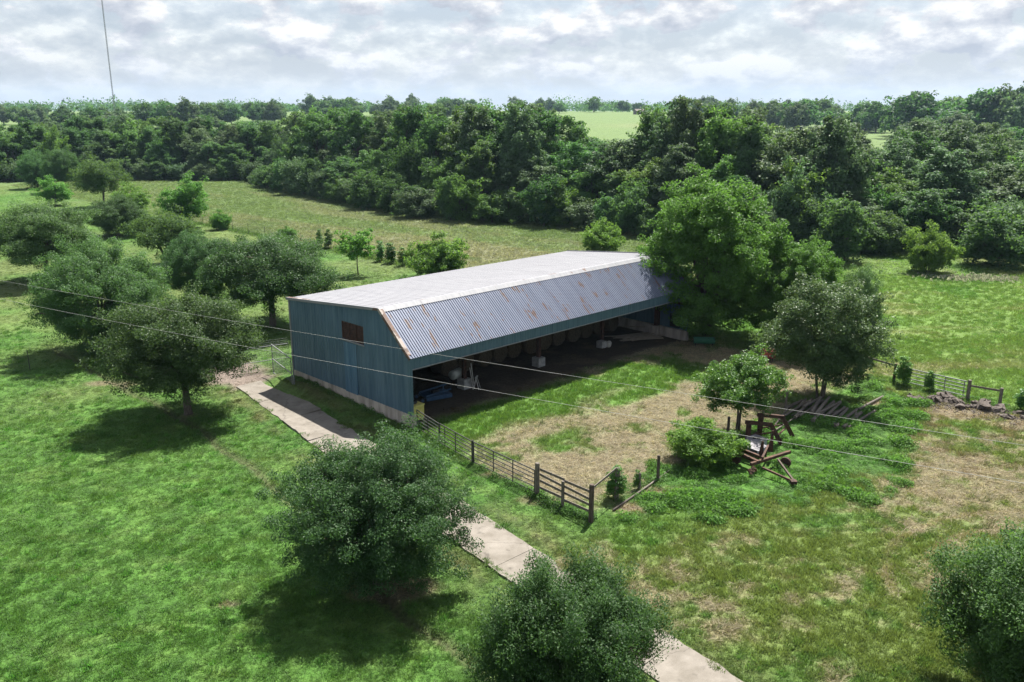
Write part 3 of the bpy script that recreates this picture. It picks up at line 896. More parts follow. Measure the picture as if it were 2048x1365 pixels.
# ------------------------------------------------------------------ driveway
def build_drive():
    root = thing('driveway', 'pale concrete driveway of cast slabs beside the blue barn', 'driveway')
    tag(root, kind='structure')
    r = np.random.default_rng(21)
    joints = [15.1, 10.9, 6.7, 2.5, -1.7, -5.9, -10.1, -15.75, -20.0, -24.3, -28.6, -33.0]
    for a, b in zip(joints[:-1], joints[1:]):
        nu, nv = 15, 8
        us = np.linspace(a - 0.012, b + 0.012, nu)
        V = []; F = []
        tilt = r.normal(0, 0.006)
        for i, u in enumerate(us):
            l, rr = drive_edges(u)
            l = l + 0.24 * (fbm(np.array([u * 1.3]), np.array([3.0]), 7, 3)[0] - 0.5)
            rr = rr + 0.24 * (fbm(np.array([u * 1.3]), np.array([9.0]), 7, 3)[0] - 0.5)
            for j in range(nv):
                v = l + (rr - l) * j / (nv - 1)
                V.append(bw(v, u, 0.075 + tilt * (j - 3)))
            for j in (0, nv - 1):
                V.append(bw(l if j == 0 else rr, u, -0.12))
        st = nv + 2
        for i in range(nu - 1):
            for j in range(nv - 1):
                o = i * st + j
                F.append((o, o + st, o + st + 1, o + 1))
            o = i * st
            F.append((o, o + nv, o + nv + st, o + st))
            F.append((o + nv - 1, o + nv - 1 + st, o + nv + 1 + st, o + nv + 1))
        for i in (0, nu - 1):
            o = i * st
            F.append(tuple([o + nv] + [o + j for j in range(nv)] + [o + nv + 1]))
        mb = MB(); mb.v = V; mb.f = F
        mb.build('slab', M['drive'], root)


build_drive()


# ------------------------------------------------------------------ the barn
BL, BD = 29.65, 13.65
Z_EAVE, Z_RIDGE, Y_RIDGE, Z_BACK, Z_BASE = 4.58, 7.06, 2.84, 6.08, 0.84


def roof_z(y):
    return np.interp(y, [0, Y_RIDGE, BD], [Z_EAVE, Z_RIDGE, Z_BACK])


def build_barn():
    root = thing('barn', 'long blue metal barn with open front and rust-spotted grey roof', 'barn', (BARN[0], BARN[1], 0), TH)

    def siding_mat(name, c1, c2):
        m, nt, b = new_mat(name)
        N = nt.nodes.new; L = nt.links.new
        tc = N('ShaderNodeTexCoord'); tc.object = root
        mp = N('ShaderNodeMapping'); mp.inputs['Scale'].default_value = (1.6, 1.6, 0.10); L(tc.outputs['Object'], mp.inputs[0])
        n = N('ShaderNodeTexNoise'); n.inputs['Scale'].default_value = 2.2; n.inputs['Detail'].default_value = 7; L(mp.outputs[0], n.inputs['Vector'])
        r = N('ShaderNodeValToRGB'); e = r.color_ramp.elements
        e[0].position = 0.33; e[0].color = (*c1, 1); e[1].position = 0.68; e[1].color = (*c2, 1)
        L(n.outputs[0], r.inputs[0])
        n2 = N('ShaderNodeTexNoise'); n2.inputs['Scale'].default_value = 0.5; n2.inputs['Detail'].default_value = 4; L(tc.outputs['Object'], n2.inputs['Vector'])
        mr = N('ShaderNodeMapRange'); mr.inputs[3].default_value = 0.8; mr.inputs[4].default_value = 1.2; L(n2.outputs[0], mr.inputs[0])
        sc = N('ShaderNodeVectorMath'); sc.operation = 'SCALE'; L(r.outputs[0], sc.inputs[0]); L(mr.outputs[0], sc.inputs['Scale'])
        L(sc.outputs[0], b.inputs['Base Color'])
        b.inputs['Roughness'].default_value = 0.55
        b.inputs['Specular IOR Level'].default_value = 0.4
        return m

    m_side = siding_mat('siding_blue', (0.044, 0.094, 0.145), (0.088, 0.146, 0.200))
    m_patch = siding_mat('siding_patch', (0.046, 0.112, 0.190), (0.100, 0.180, 0.260))
    m_fascia = siding_mat('fascia_blue', (0.042, 0.090, 0.132), (0.072, 0.130, 0.170))

    def roof_mat(name, base, base2, rough, metal, rust_amt, sx, sy, thr):
        m, nt, b = new_mat(name)
        N = nt.nodes.new; L = nt.links.new
        tc = N('ShaderNodeTexCoord'); tc.object = root
        mp = N('ShaderNodeMapping'); mp.inputs['Scale'].default_value = (sx, sy, sy); L(tc.outputs['Object'], mp.inputs[0])
        n = N('ShaderNodeTexNoise'); n.inputs['Scale'].default_value = 1.0; n.inputs['Detail'].default_value = 3; n.inputs['Roughness'].default_value = 0.5; L(mp.outputs[0], n.inputs['Vector'])
        nb = N('ShaderNodeTexNoise'); nb.inputs['Scale'].default_value = 9.0; nb.inputs['Detail'].default_value = 6; L(tc.outputs['Object'], nb.inputs['Vector'])
        ma = N('ShaderNodeMath'); ma.operation = 'MULTIPLY_ADD'; ma.inputs[1].default_value = 0.16; L(nb.outputs[0], ma.inputs[0]); L(n.outputs[0], ma.inputs[2])
        rs = N('ShaderNodeMapRange'); rs.interpolation_type = 'SMOOTHSTEP'
        rs.inputs[1].default_value = thr; rs.inputs[2].default_value = thr + 0.055; rs.inputs[4].default_value = rust_amt
        L(ma.outputs[0], rs.inputs[0])
        mp2 = N('ShaderNodeMapping'); mp2.inputs['Scale'].default_value = (2.4, 0.16, 0.16); L(tc.outputs['Object'], mp2.inputs[0])
        n2 = N('ShaderNodeTexNoise'); n2.inputs['Scale'].default_value = 2.0; n2.inputs['Detail'].default_value = 7; L(mp2.outputs[0], n2.inputs['Vector'])
        r = N('ShaderNodeValToRGB'); e = r.color_ramp.elements
        e[0].position = 0.3; e[0].color = (*base, 1); e[1].position = 0.7; e[1].color = (*base2, 1)
        L(n2.outputs[0], r.inputs[0])
        rc = N('ShaderNodeValToRGB'); e = rc.color_ramp.elements
        e[0].position = 0.35; e[0].color = (0.045, 0.026, 0.020, 1); e[1].position = 0.68; e[1].color = (0.125, 0.058, 0.036, 1)
        L(nb.outputs[0], rc.inputs[0])
        mx = N('ShaderNodeMix'); mx.data_type = 'RGBA'; L(rs.outputs[0], mx.inputs[0]); L(r.outputs[0], mx.inputs[6]); L(rc.outputs[0], mx.inputs[7])
        L(mx.outputs[2], b.inputs['Base Color'])
        im = N('ShaderNodeMapRange'); im.inputs[3].default_value = metal; im.inputs[4].default_value = 0.0; L(rs.outputs[0], im.inputs[0])
        L(im.outputs[0], b.inputs['Metallic'])
        b.inputs['Roughness'].default_value = rough
        return m

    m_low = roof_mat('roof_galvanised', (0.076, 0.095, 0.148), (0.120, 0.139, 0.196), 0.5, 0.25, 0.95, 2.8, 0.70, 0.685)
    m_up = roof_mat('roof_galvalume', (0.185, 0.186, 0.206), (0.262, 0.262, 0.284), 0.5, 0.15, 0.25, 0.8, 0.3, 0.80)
    m_trim = roof_mat('trim_white', (0.165, 0.172, 0.195), (0.23, 0.232, 0.25), 0.6, 0.1, 0.9, 1.2, 1.2, 0.74)
    m_trimrust = roof_mat('trim_rust', (0.24, 0.20, 0.18), (0.30, 0.27, 0.25), 0.7, 0.1, 0.95, 1.0, 0.8, 0.54)

    # --- end walls, sheet by sheet; ribs every 0.3 m stand 3 cm proud
    def wall_sheet(axis_, pos, a, b, zlo, ztop, sign, name='wall_sheet', mat=m_side, holes=None, rib=0.3, dep=0.03):
        """a sheet in the plane axis_=pos from a to b along the other axis; ribs towards sign"""
        prof = []
        t = a
        prof.append((a, 0))
        k = a + rib / 2
        while k < b - 0.02:
            for (dt, d) in ((-0.045, 0), (-0.02, dep), (0.02, dep), (0.045, 0)):
                if a < k + dt < b:
                    prof.append((k + dt, d))
            k += rib
        prof.append((b, 0))
        mb = MB()
        V = []; F = []
        for (t, d) in prof:
            off = pos + sign * (d + 0.004)
            for zz in (zlo, ztop(t)):
                V.append((off, t, zz) if axis_ == 'x' else (t, off, zz))
        for i in range(len(prof) - 1):
            F.append((2 * i, 2 * i + 2, 2 * i + 3, 2 * i + 1))
        mb.v, mb.f = V, F
        return mb.build(name, mat, root)

    WY0, WY1, WZ0, WZ1 = 4.72, 7.15, 4.40, 5.61          # louvred opening in the near end wall
    edges = [0.0] + list(np.arange(0.9, 4.6, 0.9)) + [WY0, 5.53, 6.34, WY1] + list(np.arange(8.1, 13.2, 0.93)) + [BD]
    for a, b in zip(edges[:-1], edges[1:]):
        top = lambda y: float(roof_z(y)) - 0.02
        if a >= WY0 - 0.01 and b <= WY1 + 0.01:
            wall_sheet('x', 0, a, b, WZ1, top, -1)
            wall_sheet('x', 0, a, b, Z_BASE, lambda y: WZ0, -1)
        else:
            wall_sheet('x', 0, a, b, Z_BASE, top, -1)
    for k in range(2):                                    # newer blue sheets nailed over the wall under the opening
        wall_sheet('x', -0.04, 5.55 + 0.72 * k, 5.55 + 0.72 * (k + 1), Z_BASE - 0.04, lambda y: 4.24, -1, 'patch_sheet', m_patch, rib=0.24)
    e2 = list(np.linspace(0, BD, 15))
    for a, b in zip(e2[:-1], e2[1:]):                     # far end
        if 0.2 < a < 2.5 and b < 2.5 and False:
            continue
        wall_sheet('x', BL, a, b, Z_BASE, lambda y: float(roof_z(y)) - 0.02, 1)
    e3 = list(np.linspace(0, BL, 31))
    for a, b in zip(e3[:-1], e3[1:]):                     # back
        wall_sheet('y', BD, a, b, Z_BASE, lambda x: Z_BACK - 0.02, 1)
    # --- concrete stem walls
    MB().box((-0.02, -0.12, -0.6), (0.28, BD + 0.1, Z_BASE)).build('concrete_base', M['concrete_wall'], root)
    MB().box((0.281, BD - 0.2, -0.6), (BL - 0.281, BD + 0.1, Z_BASE)).build('concrete_base', M['concrete_wall'], root)
    MB().box((BL - 0.28, -0.12, -0.6), (BL + 0.02, BD + 0.1, Z_BASE)).build('concrete_base', M['concrete_wall'], root)
    # --- louvres
    lv = MB().box((0.0, WY0, WZ0), (0.05, WY1, WZ0 + 0.06)).build('louvre_frame', M['rust_dark'], root)
    MB().box((0.0, WY0, WZ1 - 0.05), (0.05, WY1, WZ1)).build('louvre_head', M['rust_dark'], lv)
    for k in range(3):
        ya = WY0 + 0.03 + k * (WY1 - WY0 - 0.06) / 3; yb = WY0 + 0.03 + (k + 1) * (WY1 - WY0 - 0.06) / 3
        pn = MB().box((0.055, ya, WZ0 + 0.061), (0.085, yb, WZ1 - 0.051)).build('louvre_panel', M['rust_dark'], lv)
        n = 9
        mb = MB()
        for i in range(n):
            z = WZ0 + 0.12 + i * (WZ1 - WZ0 - 0.2) / (n - 1)
            mb.bar((0.035, ya + 0.04, z), (0.035, yb - 0.04, z), 0.07, 0.02, up=(0.5, 0, 1))
        tag(mb.build('louvre_slats', M['rust_dark'], lv), kind='stuff')
    for k in range(4):
        yk = WY0 + 0.03 + k * (WY1 - WY0 - 0.06) / 3
        MB().box((-0.012, yk - 0.025, WZ0 + 0.061), (0.05, yk + 0.025, WZ1 - 0.051)).build('louvre_mullion', M['rust_dark'], lv)
    MB().box((-0.10, WY0 - 0.1, WZ0 - 0.08), (-0.002, WY1 + 0.1, WZ0 - 0.01)).build('sill', m_trim, root)

    # --- roof sheets
    def roof_sheet(x0, x1, ya, za, yb, zb, rib, top, dep, mat, name, lift=0.0):
        d = Vector((0, yb - ya, zb - za)).normalized()
        nrm = Vector((1, 0, 0)).cross(d)
        if nrm.z < 0: nrm = -nrm
        prof = []
        n = max(1, round((x1 - x0) / rib)); p = (x1 - x0) / n
        for k in range(n):
            s = x0 + k * p
            prof += [(s, 0), (s + p * 0.5 - top / 2 - dep * 0.6, 0), (s + p * 0.5 - top / 2, dep), (s + p * 0.5 + top / 2, dep), (s + p * 0.5 + top / 2 + dep * 0.6, 0)]
        prof.append((x1, 0))
        V = []; F = []
        A = Vector((0, ya, za)); Bv = Vector((0, yb, zb))
        for (x, h) in prof:
            for Q in (A, Bv):
                V.append(tuple(Vector((x, 0, 0)) + Q + nrm * (h + lift)))
        for i in range(len(prof) - 1):
            F.append((2 * i, 2 * i + 2, 2 * i + 3, 2 * i + 1))
        mb = MB(); mb.v, mb.f = V, F
        return mb, name, mat

    nsh = 26
    sw = (BL + 0.24) / nsh
    low_me = None; up_me = None
    r = np.random.default_rng(2)
    for k in range(nsh):
        x0 = -0.12 + k * sw
        if low_me is None:
            sl = (Z_RIDGE - Z_EAVE) / Y_RIDGE
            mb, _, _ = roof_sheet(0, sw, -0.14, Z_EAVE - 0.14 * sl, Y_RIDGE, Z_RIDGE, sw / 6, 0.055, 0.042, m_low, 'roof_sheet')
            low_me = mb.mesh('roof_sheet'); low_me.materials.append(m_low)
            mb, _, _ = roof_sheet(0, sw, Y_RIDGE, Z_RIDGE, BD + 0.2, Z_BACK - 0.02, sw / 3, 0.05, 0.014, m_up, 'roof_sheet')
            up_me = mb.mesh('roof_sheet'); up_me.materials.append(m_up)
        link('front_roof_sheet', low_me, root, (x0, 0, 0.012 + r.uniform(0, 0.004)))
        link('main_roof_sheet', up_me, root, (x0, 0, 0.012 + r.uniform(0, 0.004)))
    # ridge cap with its two flanges
    sl1 = (Z_RIDGE - Z_EAVE) / Y_RIDGE; sl2 = (Z_RIDGE - Z_BACK) / (BD - Y_RIDGE)
    mb = MB()
    for (x0, x1) in [(a, a + 3.3) for a in np.arange(-0.15, BL, 3.32)]:
        c = Z_RIDGE + 0.085
        V = [(x0, Y_RIDGE - 0.26, c - 0.26 * sl1), (x0, Y_RIDGE, c), (x0, Y_RIDGE + 0.42, c - 0.42 * sl2 - 0.01)]
        V += [(min(x1, BL + 0.15), y, z) for (_, y, z) in V]
        MB().add(V, [(0, 3, 4, 1), (1, 4, 5, 2)]).build('ridge_cap', m_trim, root)
    # rake trims at the two ends
    for xe, sg in ((-0.125, -1), (BL + 0.125, 1)):
        MB().bar((xe, -0.14, Z_EAVE - 0.14 * sl1 + 0.0), (xe, Y_RIDGE, Z_RIDGE + 0.0), 0.05, 0.20, up=(0, 0, 1)).build('rake_trim', m_trimrust, root)
        MB().bar((xe, Y_RIDGE + 0.005, Z_RIDGE + 0.0), (xe, BD + 0.2, Z_BACK - 0.02), 0.05, 0.18).build('rake_trim', m_trim, root)
    # rusted flat flashing along the near rake, on top of the sheets
    dn = Vector((0, Y_RIDGE, Z_RIDGE - Z_EAVE)).normalized()
    MB().bar((0.02, 0.02, Z_EAVE + 0.085), (0.02, Y_RIDGE - 0.1, Z_RIDGE + 0.01), 0.25, 0.012, up=(0, -0.66, 0.75)).build('rake_flashing', m_trimrust, root)
    MB().bar((0.0, BD + 0.15, Z_BACK + 0.075), (0.0, 11.0, float(roof_z(11.0)) + 0.075), 0.22, 0.012).build('rake_flashing', m_trimrust, root)
    # --- front beam clad in blue sheet
    for a, b in zip(e3[:-1], e3[1:]):
        wall_sheet('y', 0.0, a, b, 3.76, lambda x: Z_EAVE - 0.05, -1, 'fascia_sheet', m_fascia, rib=0.25, dep=0.02)
    MB().box((0.0, 0.02, 3.80), (BL, 0.2, 4.30)).build('eave_beam', M['steel_dark'], root)
    MB().box((-0.05, -0.055, 3.70), (BL + 0.05, 0.03, 3.755)).build('drip_trim', m_trim, root)
    # corner posts
    for x0 in (-0.06, BL - 0.14):
        MB().box((x0, -0.06, Z_BASE - 0.02), (x0 + 0.2, 0.14, Z_EAVE - 0.1)).build('corner_trim', m_fascia, root)
    MB().box((-0.065, BD - 0.1, Z_BASE - 0.02), (0.09, BD + 0.06, Z_BACK - 0.1)).build('corner_trim', m_trim, root)
    # --- frames: posts on piers, rafters, purlins
    bays = [7.6, 15.2, 22.75]
    for x in bays:
        p = MB()
        p.box((x - 0.13, 3.55, 0.7), (x + 0.13, 3.57, 6.95)).box((x - 0.13, 3.78, 0.7), (x + 0.13, 3.80, 6.95)).box((x - 0.012, 3.571, 0.7), (x + 0.012, 3.779, 6.95))
        tag(p.build('post', M['rust_dark'], root), kind=None)
        s = 0.36 if x < 20 else 0.3
        MB().box((x - s, 3.67 - s, -0.2), (x + s, 3.67 + s, 0.70 if x < 20 else 0.55)).build('pier', M['pier'], root)
    for x in [0.35] + bays + [BL - 0.35]:
        MB().bar((x, 0.2, Z_EAVE - 0.25), (x, Y_RIDGE, Z_RIDGE - 0.32), 0.14, 0.42, up=(0, 0, 1)).build('rafter', M['rust_dark'], root)
        MB().bar((x, Y_RIDGE, Z_RIDGE - 0.32), (x, BD - 0.25, Z_BACK - 0.3), 0.14, 0.42).build('rafter', M['rust_dark'], root)
        MB().box((x - 0.12, BD - 0.36, Z_BASE - 0.02), (x + 0.12, BD - 0.1, Z_BACK - 0.3)).build('back_post', M['rust_dark'], root)
    for y in (0.9, 1.9, 4.3, 5.8, 7.3, 8.8, 10.3, 11.8):
        z = float(roof_z(y)) - 0.09
        MB().box((0.03, y - 0.03, z - 0.16), (BL - 0.03, y + 0.03, z - 0.03)).build('purlin', M['rust_dark'], root)
    # far end: inner frame post, girt, black panel standing in for the darkness of a window opening
    MB().box((BL - 0.5, 2.75, 0.0), (BL - 0.12, 3.1, 6.6)).build('end_post', M['rust_dark'], root)
    MB().box((BL - 0.1, 0.1, 3.0), (BL - 0.03, BD - 0.4, 3.2)).build('girt', M['rust_dark'], root)
    MB().box((BL - 0.09, 0.75, 0.95), (BL - 0.02, 1.75, 2.1)).build('dark_opening_panel', M['black'], root)
    MB().box((BL - 0.7, 2.6, -0.2), (BL - 0.285, 3.3, 0.86)).build('pier', M['concrete_wall'], root)
    return root


barn = build_barn()


# ------------------------------------------------------------------ trees
def make_tree(seed, width, height, z_bottom, n_lobes, clumps, per, leaf, clump_r, mat, trunk_r=0.22, lobe_k=0.42, aspect=0.55,
              flat=0.8, top_bias=0.0, fork=0.35, limbs=9, spread=0.62, upright=False, cone=0.0, stems=1, lean=0.0, hollow=0.35, droop=0.0, wisps=0, core=0.35):
    """returns (trunk mesh, crown mesh), the tree standing at the origin; crowns are lobes of leaf clumps"""
    rng = np.random.default_rng(seed)
    R = width / 2; cz = (z_bottom + height) / 2; hz = (height - z_bottom) / 2
    cen = []; rad = []
    for i in range(n_lobes):
        zf = 1 - 2 * (i + 0.5) / n_lobes
        ph = i * 2.399963 + rng.uniform(-0.5, 0.5)
        rr = math.sqrt(max(0, 1 - zf * zf))
        k = spread * rng.uniform(0.82, 1.12)
        shrink = 1.0 - cone * (zf * 0.5 + 0.5)
        lr = lobe_k * rng.uniform(0.72, 1.25)
        cen.append((math.cos(ph) * rr * k * R * shrink, math.sin(ph) * rr * k * R * shrink, cz + (zf * k + top_bias) * hz))
        rad.append((R * lr * (0.6 + 0.4 * shrink), R * lr * (0.6 + 0.4 * shrink), min(R, hz * 1.2) * lr * flat))
    cen.append((0, 0, cz)); rad.append((R * 0.55, R * 0.55, hz * 0.6))
    cen = np.array(cen); rad = np.array(rad)
    wts = (rad[:, 0] ** 2); wts[-1] *= core; wts /= wts.sum()
    li = rng.choice(len(cen), clumps, p=wts)
    d = unit(rng.normal(size=(clumps, 3)) + np.array([0, 0, 0.25]))
    rr = 1 - hollow * rng.uniform(size=(clumps, 1)) ** 1.6
    cp = cen[li] + d * rad[li] * rr
    cp[:, 2] = np.maximum(cp[:, 2], z_bottom - 0.15 * rng.uniform(size=clumps))
    if wisps:
        wi = rng.choice(clumps, wisps)
        o = unit(cp[wi] - np.array([0, 0, cz]))
        cp = np.concatenate([cp, cp[wi] + o * clump_r * rng.uniform(0.8, 1.8, (wisps, 1))])
    nc = len(cp)
    cv = rng.uniform(0, 1, nc)
    m = (per * rng.uniform(0.5, 1.5, nc)).astype(int)
    ci = np.repeat(np.arange(nc), m)
    n = len(ci)
    g = rng.normal(size=(n, 3)); g = g / np.maximum(1, np.linalg.norm(g, axis=1, keepdims=True) / 1.7)
    cr = clump_r * rng.uniform(0.7, 1.3, nc)
    pts = cp[ci] + g * cr[ci, None] * 0.45 * np.array([1, 1, 1.35 if upright else 0.7])
    if droop:
        pts[:, 2] -= droop * np.hypot(g[:, 0], g[:, 1]) ** 2 * cr[ci] * 0.3
    pts[:, 2] = np.maximum(pts[:, 2], 0.05)
    outw = unit(unit(pts - np.array([0, 0, cz - hz * 0.3])) * 0.5 + unit(pts - cp[ci]) * 0.5)
    lv = cv[ci] * 0.45 + rng.uniform(size=n) * 0.55
    crown = leaf_cloud('crown', pts, outw, leaf, aspect, lv, mat, rng, upright=upright)
    # trunk and limbs
    mb = MB()
    fz = z_bottom + fork * (height - z_bottom) * 0.5
    ends = cp[rng.choice(len(cp), limbs * 2, replace=False)]
    for s_ in range(stems):
        a = s_ * 2 * math.pi / max(1, stems) + 0.4
        bx, by = (0.0, 0.0) if stems == 1 else (0.14 * stems * math.cos(a) * trunk_r * 4, 0.14 * stems * math.sin(a) * trunk_r * 4)
        tx, ty = bx + lean * fz + (0 if stems == 1 else bx * 1.6), by + (0 if stems == 1 else by * 1.6)
        tr = trunk_r / math.sqrt(stems)
        j1 = rng.uniform(-0.08, 0.08, 2) * fz * 0.5
        mb.tube([(bx, by, -0.25), (bx * 1.0, by, 0.12), (bx + (tx - bx) * 0.4 + j1[0], by + (ty - by) * 0.4 + j1[1], fz * 0.5), (tx, ty, fz)], [tr * 1.7, tr * 1.15, tr * 0.92, tr * 0.8], 9)
        own = ends[s_::stems]
        for e in own:
            st = Vector((tx, ty, fz - rng.uniform(0, 0.25) * fz))
            e = Vector(e)
            mid = st.lerp(e, 0.45) + Vector((rng.normal() * 0.1, rng.normal() * 0.1, 0.12 + 0.06 * rng.normal())) * (e - st).length * 0.6
            q = mid.lerp(e, 0.5) + Vector((rng.normal(), rng.normal(), rng.normal())) * 0.08 * (e - st).length
            lr = tr * rng.uniform(0.32, 0.6)
            mb.tube([st, mid, q, e], [lr, lr * 0.72, lr * 0.45, lr * 0.16], 6)
    tm = mb.mesh('trunk'); tm.materials.append(M['bark']); tm.shade_smooth()
    return tm, crown


def plant(meshes, name, label, cat, x, y, rz=0.0, s=1.0, sz=None, group=None, z=None):
    t = thing(name, label, cat, (x, y, tz(x, y) if z is None else z), rz, group)
    t.scale = (s, s, s if sz is None else sz)
    link('trunk', meshes[0], t)
    link('crown', meshes[1], t)
    return t


# fine-leaved crowns for the trees nearest the drone
OAK_A = make_tree(101, 7.8, 6.2, 0.6, 34, 900, 190, 0.092, 0.56, M['leaf_oak'], 0.20, 0.31, spread=0.72, hollow=0.32, fork=0.5, wisps=300, limbs=14)
OAK_B = make_tree(102, 9.0, 7.5, 1.8, 30, 850, 150, 0.12, 0.70, M['leaf_oak'], 0.23, 0.31, spread=0.73, hollow=0.32, fork=0.55, wisps=140, limbs=12, flat=0.7)
HOLLY = make_tree(103, 6.0, 5.2, 0.35, 34, 1000, 155, 0.095, 0.42, M['leaf_holly'], 0.16, 0.30, aspect=0.42, upright=True, fork=0.4, wisps=320, limbs=10, spread=0.70, hollow=0.32)

plant(OAK_A, 'oak_tree', 'dense round oak in front of the barn overhanging the concrete drive', 'tree', -5.6, 32.0, 0.3, 0.93, 0.97)
plant(OAK_B, 'oak_tree', 'spreading oak with a bare trunk on the lawn left of the drive', 'tree', -20.9, 52.3, 1.2)
plant(HOLLY, 'holly_tree', 'dark upright-twigged tree at the bottom edge beside the drive', 'tree', 1.9, 24.0, 0.0, 0.95)
plant(HOLLY, 'holly_tree', 'dark bushy tree cut by the lower right corner of the picture', 'tree', 17.7, 24.8, 2.4, 1.14, 1.08)
plant(OAK_A, 'oak_tree', 'wide dark oak just behind the lawn oak, casting shade to its left', 'tree', -33.2, 67.4, 2.1, 1.24, 1.32)
plant(OAK_B, 'oak_tree', 'broad oak at the left edge, farther back among the orchard trees', 'tree', -53.0, 96.5, 3.3, 1.25, 1.14)
plant(OAK_A, 'oak_tree', 'pale oak joined to the larger crown beside the barn, on its left', 'tree', -31.0, 84.5, 4.0, 1.0, 1.08)
plant(OAK_B, 'oak_tree', 'large dark oak touching the rear left corner of the barn', 'tree', -21.7, 75.6, 5.1, 1.22, 1.06)
plant(OAK_A, 'oak_tree', 'small grey-green round tree behind the slanting-trunk orchard tree', 'tree', -61.2, 133.0, 1.0, 1.05, 0.9)

MID_A = make_tree(111, 8.6, 6.6, 1.6, 13, 420, 70, 0.20, 0.75, M['leaf_wood'], 0.17, 0.42, fork=0.5, lean=-0.25, wisps=60)
plant(MID_A, 'orchard_tree', 'small orchard tree with a bare slanting trunk between the left oaks', 'tree', -43.6, 107.0, 0.4)
plant(MID_A, 'orchard_tree', 'dark round-headed tree alone on a straight trunk before the left woods', 'tree', -81.9, 173.4, 2.4, 1.2, 1.42)
plant(OAK_B, 'oak_tree', 'grey-green tree, right one of the pair beside the dark round-headed tree', 'tree', -105.9, 205.0, 0.2, 0.95, 1.3)
plant(OAK_A, 'oak_tree', 'grey-green tree, left one of the pair beside the dark round-headed tree', 'tree', -118.0, 216.0, 2.2, 1.0, 1.35)
OAKF = OAK_A

PECAN = make_tree(112, 7.4, 7.6, 0.9, 11, 330, 62, 0.26, 0.8, M['leaf_bright'], 0.15, 0.40, spread=0.66, wisps=60)
plant(PECAN, 'pecan_tree', 'light green shaggy tree standing tallest at the head of the back fence', 'tree', -54.0, 143.2, 0.0)
plant(PECAN, 'pecan_tree', 'low light green tree left of the shaggy one by the back fence', 'tree', -70.8, 160.0, 2.0, 0.95, 0.68)
plant(PECAN, 'pecan_tree', 'bright green bushy sapling at far left before the grey-green pair', 'tree', -93.0, 176.2, 4.0, 0.85, 0.7)

BIG = make_tree(113, 14.2, 13.7, 0.2, 52, 1500, 100, 0.20, 0.72, M['leaf_big'], 0.36, 0.23, fork=0.3, spread=0.78, wisps=200, limbs=16, flat=0.85, cone=0.3, hollow=0.42, core=1.6)
plant(BIG, 'hackberry_tree', 'tall bright green tree leaning over the far end of the barn roof', 'tree', 17.0, 72.2, 0.5, 1.0)
GREY = make_tree(114, 7.0, 8.2, 1.0, 22, 620, 95, 0.15, 0.62, M['leaf_grey'], 0.14, 0.36, stems=3, fork=0.5, wisps=120, spread=0.74)
plant(BIG, 'hackberry_tree', 'shorter bright green tree joined to the right side of the tall one', 'tree', 23.6, 69.0, 2.9, 0.62, 0.64)
plant(GREY, 'elm_tree', 'grey-green many-stemmed tree above the log pile', 'tree', 21.0, 55.4, 0.0)
plant(GREY, 'elm_tree', 'slender lighter tree just behind the grey-green one above the logs', 'tree', 27.4, 66.5, 2.0, 0.52, 0.86)
YARD = make_tree(115, 4.6, 4.9, 1.5, 13, 380, 85, 0.125, 0.45, M['leaf_vine'], 0.10, 0.38, stems=2, fork=0.6, wisps=80, spread=0.68)
plant(YARD, 'yard_tree', 'small bright twin-stemmed tree in the yard above the rusty loader frame', 'tree', 13.7, 48.9, 0.3)
SAPLING = make_tree(116, 4.4, 5.0, 2.1, 8, 110, 45, 0.24, 0.5, M['leaf_bright'], 0.07, 0.40, fork=0.3, wisps=24, spread=0.72, stems=1)
plant(SAPLING, 'sapling', 'thin open sapling on the grass behind the barn roof', 'tree', -18.3, 100.6, 0.3)
SHRUB = make_tree(117, 6.6, 4.2, 0.1, 12, 330, 70, 0.22, 0.62, M['leaf_bright'], 0.08, 0.42, stems=4, fork=0.8, wisps=60)
plant(SHRUB, 'shrub', 'round bright green shrub rising behind the middle of the barn roof', 'shrub', -8.5, 98.0, 0.0, 1.05, 1.08)
plant(SHRUB, 'shrub', 'small bright shrub behind the far corner of the barn roof', 'shrub', 12.4, 116.0, 1.3, 0.86, 0.95)
plant(SHRUB, 'shrub', 'round shrub alone in the right pasture before the woods', 'shrub', 50.2, 102.2, 2.2, 0.88, 1.22)
plant(SHRUB, 'shrub', 'leafy shrub spilling over the yard fence left of the grey metal box', 'shrub', 10.7, 44.6, 3.0, 0.62, 0.52)
plant(SHRUB, 'shrub', 'low shrub on the back fence next to the shaggy light green tree', 'shrub', -47.6, 140.1, 4.0, 0.5, 0.66)
plant(SHRUB, 'shrub', 'low shrub on the back fence, midway to the twin vine columns', 'shrub', -34.0, 128.9, 5.0, 0.48, 0.42)
VINE = make_tree(118, 1.0, 2.9, 0.05, 7, 75, 42, 0.13, 0.26, M['leaf_vine'], 0.03, 0.5, flat=1.6, limbs=3, fork=0.9, spread=0.6)


def vine(label, x, y, s=1.0, sz=1.0, rz=0.0, group=None):
    return plant(VINE, 'vine', label, 'vine', x, y, rz, s, sz, group)


